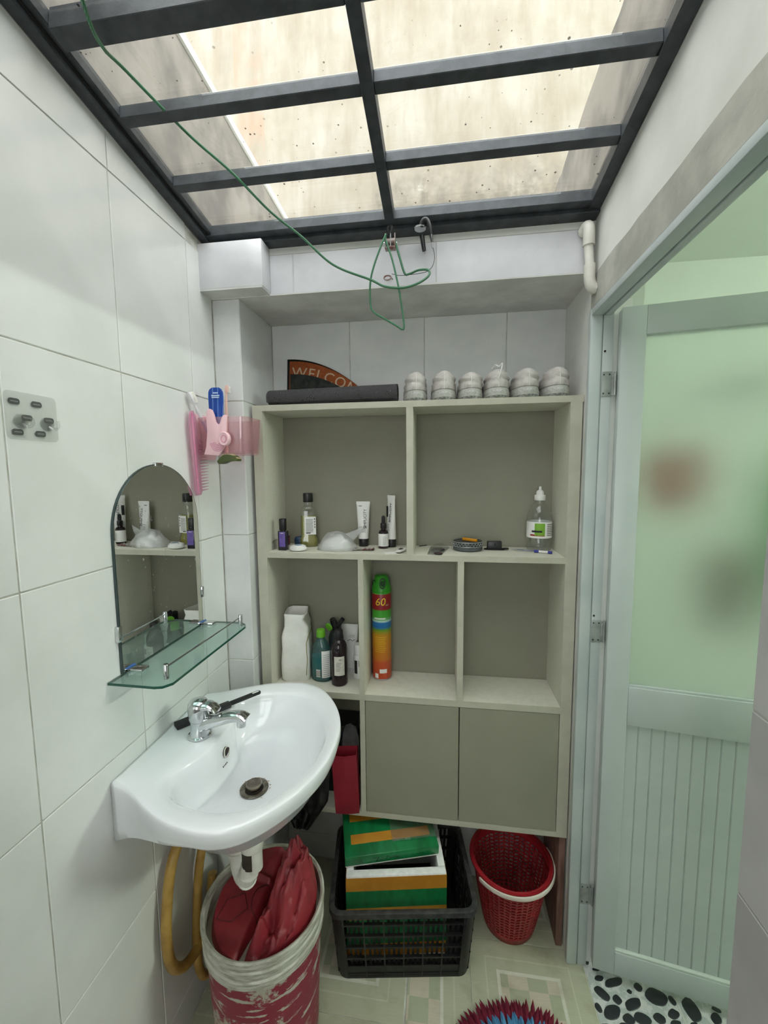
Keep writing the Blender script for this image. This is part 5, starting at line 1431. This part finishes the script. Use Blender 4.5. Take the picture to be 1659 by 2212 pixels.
rim = obj('rim', G().lathe([(rad(0.33) + 0.0015, 0.33), (rad(0.355) + 0.006, 0.335), (rad(0.36) + 0.0065, 0.352), (rad(0.365) + 0.003, 0.355), (rad(0.37) + 0.003, 0.368), (rad(0.375) + 0.006, 0.371), (rad(0.38) + 0.006, 0.377), (rad(0.385) + 0.003, 0.380), (rad(0.39) + 0.0035, 0.390), (rad(0.40) + 0.007, 0.394), (rad(0.405) + 0.0065, 0.403), (rad(0.405) + 0.002, HB), (rad(0.40) - 0.003, 0.402), (rad(0.35) - 0.003, 0.34), (rad(0.25) - 0.004, 0.25)], 64, cap0=False, cap1=False), 'bucket_rim', bk_, smooth=True, angle=40)
mat('red_nylon', (150, 44, 52), 0.48, var=(126, 32, 42), vscale=10, bump=0.15, bscale=30)
mat('nylon_print', (78, 30, 34), 0.6)
bgr = thing('red_nylon_bag', 'crumpled dull red nylon bag stuffed into the paint bucket', 'bag', (-0.448, 0.912, 0.30))
def bagz(x, y):
    r = hypot(x, y)
    side = max(0.0, min(1.0, (x - 0.002 - 0.12 * y) / 0.03))            # crumpled half next to the crate
    flat = 0.092 + 0.20 * y + 0.012 * mnoise.noise((x * 11, y * 11, 2))
    hump = 0.105 * math.exp(-((x - 0.070) ** 2 / 0.0040 + (y - 0.012) ** 2 / 0.0060)) - 0.10 * max(0.0, y)
    w = x * 0.93 + y * -0.36 + 0.012 * mnoise.noise((x * 14, y * 14, 5))
    pleat = (abs(sin(w * 88)) ** 0.8 - 0.5) * 0.026
    crum = 0.046 * mnoise.noise((x * 24, y * 26, 7)) + 0.022 * abs(mnoise.noise((x * 60, y * 45, 3)))
    crease = -0.040 * math.exp(-((x - 0.004 - 0.12 * y) / 0.008) ** 2)
    edge = max(0.0, (r - 0.122) / 0.014)
    small = 0.006 * mnoise.noise((x * 24, y * 24, 11)) + 0.012 * math.exp(-((y - 0.045 + 0.2 * x) / 0.006) ** 2)
    return flat + small + hump * side + (pleat + crum) * side * (1 - min(1, edge)) + crease - 0.05 * edge
nr, na = 64, 150
vs = [(0, 0, bagz(0, 0))]
fs = []
for i in range(1, nr + 1):
    r = 0.134 * i / nr
    for j in range(na):
        a = 2 * pi * j / na
        vs.append((r * cos(a), r * sin(a), bagz(r * cos(a), r * sin(a))))
for j in range(na):
    fs.append((0, 1 + j, 1 + (j + 1) % na))
for i in range(nr - 1):
    for j in range(na):
        a, b2 = 1 + i * na + j, 1 + i * na + (j + 1) % na
        fs.append((a, a + na, b2 + na, b2))
top_n = len(vs)
ring0 = [1 + (nr - 1) * na + j for j in range(na)]
vs += [(vs[k][0] * 0.9, vs[k][1] * 0.9, -0.05) for k in ring0]
for j in range(na):
    fs.append((ring0[j], top_n + j, top_n + (j + 1) % na, ring0[(j + 1) % na]))
fs.append(tuple(top_n + j for j in range(na)))
bo = obj('bag_cloth', G().add(vs, fs), 'red_nylon', bgr, smooth=True, angle=60)
def on_bag(pts, closed=True):
    return [(x, y, bagz(x, y) + 0.0012) for x, y in pts]
pent = [(-0.092, -0.062), (-0.050, -0.066), (-0.022, -0.035), (-0.045, -0.004), (-0.085, -0.022)]
pts = []
for k in range(5):
    (x0, y0), (x1, y1) = pent[k], pent[(k + 1) % 5]
    pts += [(x0 + (x1 - x0) * s / 8, y0 + (y1 - y0) * s / 8) for s in range(8)]
obj('printed_sign', G().tube(on_bag([(x - 0.012, y + 0.01) for x, y in pts]), 0.0009, 4, True), 'nylon_print', bo)
obj('printed_sign', G().tube(on_bag([(-0.002 + 0.03 * cos(radians(a)), 0.0 + 0.036 * sin(radians(a))) for a in range(70, 291, 10)]), 0.0009, 4), 'nylon_print', bo)
for k in range(4):
    obj('seam', G().tube(on_bag([(-0.115 + 0.01 * k, 0.03 + 0.004 * k), (-0.10 + 0.01 * k, 0.035 + 0.005 * k)]), 0.0008, 4), 'red_nylon', bo)
# ------------------------------------------------------------------ black crate with foam box
mat('crate_black', (16, 16, 17), 0.45, var=(26, 26, 26), vscale=30)
mat('crate_rim', (38, 38, 38), 0.6, var=(62, 62, 60), vscale=50)
ct = thing('plastic_crate', 'black slatted plastic crate holding the taped foam box', 'crate', (-0.312, 1.030, 0.0), radians(8.5))
CW, CD, CH = 0.425, 0.30, 0.235
ta = 0.018   # the base is a little smaller than the rim
def lerp(a, b2, u):
    return a + (b2 - a) * u
def cpt(u, v, z, inn=0.0):
    k = ta * (1 - z / CH) + inn
    return (k + u * (CW - 2 * k), k + v * (CD - 2 * k), z)
def crail(name, pts, r, m='crate_black', par=ct):
    return obj(name, G().loft([[(p[0] + dx, p[1] + dy, p[2] + dz) for dx, dy, dz in r] for p in pts]), m, par)
ro_ = [(x + CW / 2, y + CD / 2) for x, y in rrect(CW + 0.01, CD + 0.01, 0.035, 5)]
ri_ = [(x + CW / 2, y + CD / 2) for x, y in rrect(CW - 0.02, CD - 0.02, 0.026, 5)]
obj('rim', G().loft([[(x, y, CH - 0.016) for x, y in ro_], [(x, y, CH) for x, y in ro_], [(x, y, CH) for x, y in ri_], [(x, y, CH - 0.016) for x, y in ri_], [(x, y, CH - 0.016) for x, y in ro_]], True, False, False), 'crate_rim', ct, bevel=0.002)
obj('base', G().prism([(x + CW / 2, y + CD / 2) for x, y in rrect(CW - 2 * ta, CD - 2 * ta, 0.03, 5)], 0.0, 0.008, 'XY'), 'crate_black', ct)
ZL = [0.004, 0.026, 0.080, 0.118, 0.156, 0.194, 0.216]
def wall_pt(side, s, z, inn=0.0):
    return {'f': cpt(s, 0, z, inn), 'b': cpt(s, 1, z, inn), 'l': cpt(0, s, z, inn), 'r': cpt(1, s, z, inn)}[side]
for side, nr_ in (('f', 6), ('b', 6), ('l', 4), ('r', 4)):
    n_out = {'f': (0, -1), 'b': (0, 1), 'l': (-1, 0), 'r': (1, 0)}[side]
    al = (1, 0) if side in 'fb' else (0, 1)
    for k in range(nr_ + 1):                       # upright ribs
        s = lerp(0.08, 0.92, k / nr_)
        w = 0.0022
        secs = []
        for z in (0.002, CH - 0.015):
            p = wall_pt(side, s, z)
            q = (p[0] - n_out[0] * 0.008, p[1] - n_out[1] * 0.008)
            o_ = (p[0], p[1])
            secs.append([(o_[0] - al[0] * w, o_[1] - al[1] * w, z), (o_[0] + al[0] * w, o_[1] + al[1] * w, z), (q[0] + al[0] * w, q[1] + al[1] * w, z), (q[0] - al[0] * w, q[1] - al[1] * w, z)])
        obj('upright_rib', G().loft(secs), 'crate_black', ct)
    for z in (0.012, 0.070, 0.108, 0.148, 0.188):   # level ribs
        secs = []
        for s in (0.05, 0.95):
            p = wall_pt(side, s, z)
            o1 = (p[0] - n_out[0] * 0.001, p[1] - n_out[1] * 0.001)
            o2 = (p[0] - n_out[0] * 0.009, p[1] - n_out[1] * 0.009)
            secs.append([(o1[0], o1[1], z - 0.0025), (o1[0], o1[1], z + 0.0025), (o2[0], o2[1], z + 0.0025), (o2[0], o2[1], z - 0.0025)])
        obj('level_rib', G().loft(secs), 'crate_black', ct)
    for k in range(nr_ * 4 + 1):                    # inner slats behind the ribs
        if k % 4 == 0:
            continue
        s = lerp(0.08, 0.92, k / (nr_ * 4))
        w = 0.0035
        secs = []
        for z in (0.004, CH - 0.012):
            p = wall_pt(side, s, z)
            o1 = (p[0] - n_out[0] * 0.0095, p[1] - n_out[1] * 0.0095)
            o2 = (p[0] - n_out[0] * 0.012, p[1] - n_out[1] * 0.012)
            secs.append([(o1[0] - al[0] * w, o1[1] - al[1] * w, z), (o1[0] + al[0] * w, o1[1] + al[1] * w, z), (o2[0] + al[0] * w, o2[1] + al[1] * w, z), (o2[0] - al[0] * w, o2[1] - al[1] * w, z)])
        obj('slat', G().loft(secs), 'crate_black', ct)
    # solid skirt at the foot
    secs = []
    for z in (0.001, 0.040):
        p, q = wall_pt(side, 0.06, z), wall_pt(side, 0.94, z)
        secs.append([(p[0] - n_out[0] * 0.003, p[1] - n_out[1] * 0.003, z), (q[0] - n_out[0] * 0.003, q[1] - n_out[1] * 0.003, z), (q[0] - n_out[0] * 0.006, q[1] - n_out[1] * 0.006, z), (p[0] - n_out[0] * 0.006, p[1] - n_out[1] * 0.006, z)])
    obj('foot_skirt', G().loft(secs), 'crate_black', ct)
for cu, cv, a0 in ((0, 0, 180), (1, 0, 270), (1, 1, 0), (0, 1, 90)):
    secs = []
    for z in (0.002, CH - 0.014):
        k = ta * (1 - z / CH)
        ccx = lerp(k + 0.03, CW - k - 0.03, cu)
        ccy = lerp(k + 0.03, CD - k - 0.03, cv)
        aa = [radians(a0 + 90 * i / 6) for i in range(7)]
        secs.append([(ccx + 0.03 * cos(a), ccy + 0.03 * sin(a), z) for a in aa] + [(ccx + 0.026 * cos(a), ccy + 0.026 * sin(a), z) for a in aa[::-1]])
    obj('corner_post', G().loft(secs), 'crate_black', ct, smooth=True, angle=40)

mat('foam_white', (238, 238, 236), 0.8, var=(226, 226, 222), vscale=60, bump=0.2, bscale=200)
mat('tape_green', (20, 118, 66), 0.28, var=(10, 96, 50), vscale=12, vstretch=(3, 1, 1), bump=0.25, bscale=26)
mat('tape_yellow', (196, 138, 46), 0.3, var=(176, 118, 36), vscale=10, bump=0.2, bscale=26)
thin('tape_clear', (0.93, 0.95, 0.94, 1), 2.0, 0.10, (0.10, (0.8, 0.82, 0.8, 1)))
fb = thing('foam_box', 'white foam box wrapped in green and yellow tape inside the crate', 'box', (-0.276, 1.087, 0.010), radians(10.0))
BW, BD, BH = 0.300, 0.205, 0.285
obj('foam_shell', G().box(0, BW, 0, 0.022, 0, BH).box(0, BW, BD - 0.022, BD, 0, BH).box(0, 0.022, 0.022, BD - 0.022, 0, BH).box(BW - 0.022, BW, 0.022, BD - 0.022, 0, BH).box(0.02, BW - 0.02, 0.02, BD - 0.02, 0, 0.02), 'foam_white', fb, bevel=0.003)
obj('inside', G().box(0.0225, BW - 0.0225, 0.0225, BD - 0.0225, 0.02, 0.13), 'black_matte', fb)
def band(z0, z1, m):
    e = 0.0008
    return obj('tape_band', G().box(-e, BW + e, -e, 0, z0, z1).box(-e, BW + e, BD, BD + e, z0, z1).box(-e, 0, 0, BD, z0, z1).box(BW, BW + e, 0, BD, z0, z1), m, fb)
band(0.236, 0.279, 'tape_yellow')
band(0.180, 0.236, 'tape_green')
band(0.140, 0.180, 'tape_yellow')
band(0.060, 0.140, 'tape_green')
band(0.020, 0.060, 'tape_yellow')
ld = thing('foam_board', 'green and yellow taped foam slab lying askew on the foam box', 'foam slab', (-0.284, 1.108, 0.2985), rot=(radians(4.0), 0, radians(16)))
LW, LD_, LH = 0.292, 0.20, 0.036
obj('foam_core', G().box(0.001, LW - 0.001, 0.001, LD_ - 0.001, 0.0, LH - 0.001), 'foam_white', ld, bevel=0.003)
obj('tape_wrap', G().box(0, LW, 0, LD_, 0.004, LH), 'tape_green', ld, bevel=0.004)
for y0, y1 in ((0.040, 0.072), (0.118, 0.150)):
    obj('yellow_strip', G().box(0.022, LW - 0.02, y0, y1, LH, LH + 0.0008), 'tape_yellow', ld)
g = G()
vs, fs = [], []
nx, ny = 20, 16
for i in range(nx + 1):
    for j in range(ny + 1):
        vs.append((0.15 + 0.14 * i / nx, 0.03 + 0.14 * j / ny, LH + 0.002 + 0.006 * abs(mnoise.noise((i * 0.55, j * 0.5, 1.5)))))
fs = [(i * (ny + 1) + j, (i + 1) * (ny + 1) + j, (i + 1) * (ny + 1) + j + 1, i * (ny + 1) + j + 1) for i in range(nx) for j in range(ny)]
obj('clear_tape', g.add(vs, fs), 'tape_clear', ld, smooth=True)
mat('marker_ink', (12, 50, 30), 0.6)
for k, (x, pts) in enumerate(((0.045, ((0, 0.006), (0.004, 0.02), (0.008, 0.006))), (0.085, ((0, 0.018), (0.02, 0.02), (0.01, 0.006), (0.03, 0.008))), (0.125, ((0, 0.007), (0.006, 0.022), (0.012, 0.012), (0.026, 0.016), (0.04, 0.010))))):
    obj('marker_line', G().tube([(x + a, -0.0006, c + 0.006) for a, c in pts], 0.0009, 4), 'marker_ink', ld)
for k, (x, y) in enumerate(((0.32, 0.06), (0.345, 0.10))):
    pass

# ------------------------------------------------------------------ red basket
mat('basket_red', (158, 30, 38), 0.4, var=(140, 22, 30), vscale=12)
mat('basket_white', (226, 218, 204), 0.4)
bs = thing('woven_basket', 'red perforated plastic basket with a white carry handle under the cabinet', 'basket', (0.2265, 1.288, 0.0))
HB2, RT2, RB2 = 0.246, 0.122, 0.080
def bpt(a, u, off=0.0):
    z = HB2 * u
    r = (RB2 + (RT2 - RB2) * (u ** 0.85)) + off
    return (r * cos(a), r * sin(a) - 0.016 * u, z)
g = G()
ncol, nrow = 40, 15
cols = []
for c in range(ncol):
    a0 = 2 * pi * c / ncol
    da = 2 * pi / ncol
    cols += [(a0, 0), (a0 + da * 0.30, 1)]
us = [0.0, 0.13]
hole = [False]
for r in range(nrow):
    s = 0.13 + (0.90 - 0.13) * r / nrow
    e = 0.13 + (0.90 - 0.13) * (r + 1) / nrow
    us += [s + (e - s) * 0.52, e]
    hole += [True, False]
us += [1.0]
hole += [False]
nv = len(cols)
def zig(c, k):
    # slanted holes, the slant changing from column to column
    s = (-1, 1, 0)[c % 3]
    return 0.0
vs = []
for j, u in enumerate(us):
    for i, (a, k) in enumerate(cols):
        c = i // 2
        sl = (0.016, -0.016, 0.0)[c % 3]
        prev = (0.016, -0.016, 0.0)[(c - 1) % 3]
        du = 0.0
        if 0 < j < len(us) - 1:
            du = (-sl / 2 if k == 1 else prev / 2)
        vs.append(bpt(a, min(1, max(0, u + du))))
fs = []
for j in range(len(us) - 1):
    for i in range(nv):
        if hole[j] and cols[i][1] == 1:
            continue
        k = (i + 1) % nv
        fs.append((j * nv + i, j * nv + k, (j + 1) * nv + k, (j + 1) * nv + i))
bw_ = obj('woven_wall', G().add(vs, fs), 'basket_red', bs, smooth=True, angle=50)
so_ = bw_.modifiers.new('thickness', 'SOLIDIFY')
so_.thickness = 0.0022
obj('base', G().lathe([(RB2 - 0.003, 0.0), (RB2, 0.003), (RB2 - 0.002, 0.006)], 40), 'basket_red', bs)
obj('rim', G().loft([[bpt(2 * pi * j / 56, u, o) for j in range(56)] for u, o in ((0.955, -0.003), (0.955, 0.007), (0.985, 0.009), (1.0, 0.007), (1.0, -0.004), (0.955, -0.003))], True, False, False), 'basket_red', bs, smooth=True, angle=50)
hpts = []
for i in range(30):
    a = radians(-142 + 164 * i / 29)
    p = bpt(a, 0.955, 0.0135)
    hpts.append((p[0], p[1], p[2] + 0.004 * sin(pi * i / 29)))
gg = G()
rr = []
for i, p in enumerate(hpts):
    a = radians(-142 + 164 * i / 29)
    n_ = Vector((cos(a), sin(a), 0))
    P_ = Vector(p)
    rr.append([P_ + n_ * 0.0022 + Vector((0, 0, 0.0065)), P_ + n_ * 0.0022 - Vector((0, 0, 0.0065)), P_ - n_ * 0.0022 - Vector((0, 0, 0.0065)), P_ - n_ * 0.0022 + Vector((0, 0, 0.0065))])
obj('handle', gg.loft(rr), 'basket_white', bs, bevel=0.0012)

# ------------------------------------------------------------------ rug with pointed felt tassels
rg = thing('tassel_rug', 'round rug with dark red and blue pointed felt tassels', 'rug', (0.212, 0.822, 0.0))
mat('felt_red', (128, 24, 52), 0.95, var=(104, 16, 40), vscale=30)
mat('felt_blue', (88, 150, 190), 0.95, var=(70, 130, 172), vscale=30)
mat('felt_base', (92, 40, 56), 0.95, bump=0.4, bscale=300)
obj('base', G().lathe([(0.205, 0.0), (0.205, 0.006), (0.19, 0.008)], 60), 'felt_base', rg)
def leafmesh(L, w, name):
    return G().loft([[(-w * k, y, z), (0, y, z + w * 0.7 * k + 0.0006), (w * k, y, z), (0, y, z - 0.0008)] for k, y, z in ((0.5, 0.0, 0.004), (1.0, L * 0.3, 0.008), (0.8, L * 0.62, 0.009), (0.06, L, 0.004))]).mesh(name, smooth=True)
mr = leafmesh(0.044, 0.0068, 'red_tassel'); mr.materials.append(MATS['felt_red'])
mb_ = leafmesh(0.040, 0.0066, 'blue_tassel'); mb_.materials.append(MATS['felt_blue'])
_rt = random.Random(5)
for rad_, n_, me, nm, hz in ((0.200, 110, mr, 'red_tassel', 0.0), (0.190, 104, mr, 'red_tassel', 0.006), (0.168, 92, mb_, 'blue_tassel', 0.010), (0.148, 80, mb_, 'blue_tassel', 0.013)):
    for k in range(n_):
        a = 2 * pi * (k + _rt.random() * 0.5) / n_
        o = link(nm, me, None, rg, (rad_ * cos(a), rad_ * sin(a), hz), (radians(_rt.uniform(-2, 14)), radians(_rt.uniform(-15, 15)), a - pi / 2 + _rt.uniform(-0.15, 0.15)))
        k_ = _rt.uniform(0.85, 1.15)
        o.scale = (1, k_, 1)

# ------------------------------------------------------------------ things behind the frosted door
mat('red_towel', (178, 104, 94), 0.9, bump=0.4, bscale=80)
mat('green_towel', (70, 150, 76), 0.9, bump=0.4, bscale=80)
mat('brown_towel', (146, 130, 118), 0.9, bump=0.4, bscale=80)
rd = thing('towel_rail', 'dark horizontal rail seen blurred behind the frosted door glass', 'rail', (0.98, 1.40, 1.735))
obj('bar', G().tube([(-0.155, 0, 0), (0.42, 0, 0)], 0.020, 12), 'black_matte', rd, smooth=True)
obj('cord', G().tube([(-0.46, 0, 0), (-0.12, 0, 0)], 0.0015, 6), 'grey_print', rd)
for x in (-0.11, 0.40):
    obj('arm', G().tube([(x, 0, 0), (x, 0.802, 0)], 0.008, 10), 'black_matte', rd, smooth=True)
def towel(lab, x, y, z0, z1, w, m):
    o = thing('hanging_cloth', lab, 'cloth', (x, y, z0))
    n1, n2 = 16, 10
    rings_ = []
    for j in range(n2 + 1):
        v = j / n2
        pts_ = []
        for s_ in (1, -1):
            for i in range(n1 + 1):
                u = i / n1 if s_ == 1 else 1 - i / n1
                wd = w * (0.55 + 0.45 * sin(pi * min(1.0, 0.25 + v * 0.75)))
                pts_.append(((u - 0.5) * wd, 0.012 * sin(u * 18 + j * 0.2) + s_ * 0.004, (z1 - z0) * (1 - v)))
        rings_.append(pts_)
    obj('cloth', G().loft(rings_), m, o, smooth=True, angle=70)
    for sx in (-0.3, 0.3):
        obj('hanging_loop', G().tube([(sx * w, 0, z1 - z0 - 0.01), (sx * w * 0.9, 0, (1.7145 if x > 0.86 else 1.7335) - z0)], 0.0012, 6), 'grey_print', o)
towel('reddish cloth seen blurred through the frosted door', 0.715, 1.40, 1.36, 1.55, 0.18, 'red_towel')
towel('green cloth seen blurred through the frosted door', 1.10, 1.40, 1.00, 1.54, 0.26, 'green_towel')
towel('brownish cloth hanging low behind the frosted door', 0.875, 1.40, 0.98, 1.24, 0.13, 'brown_towel')
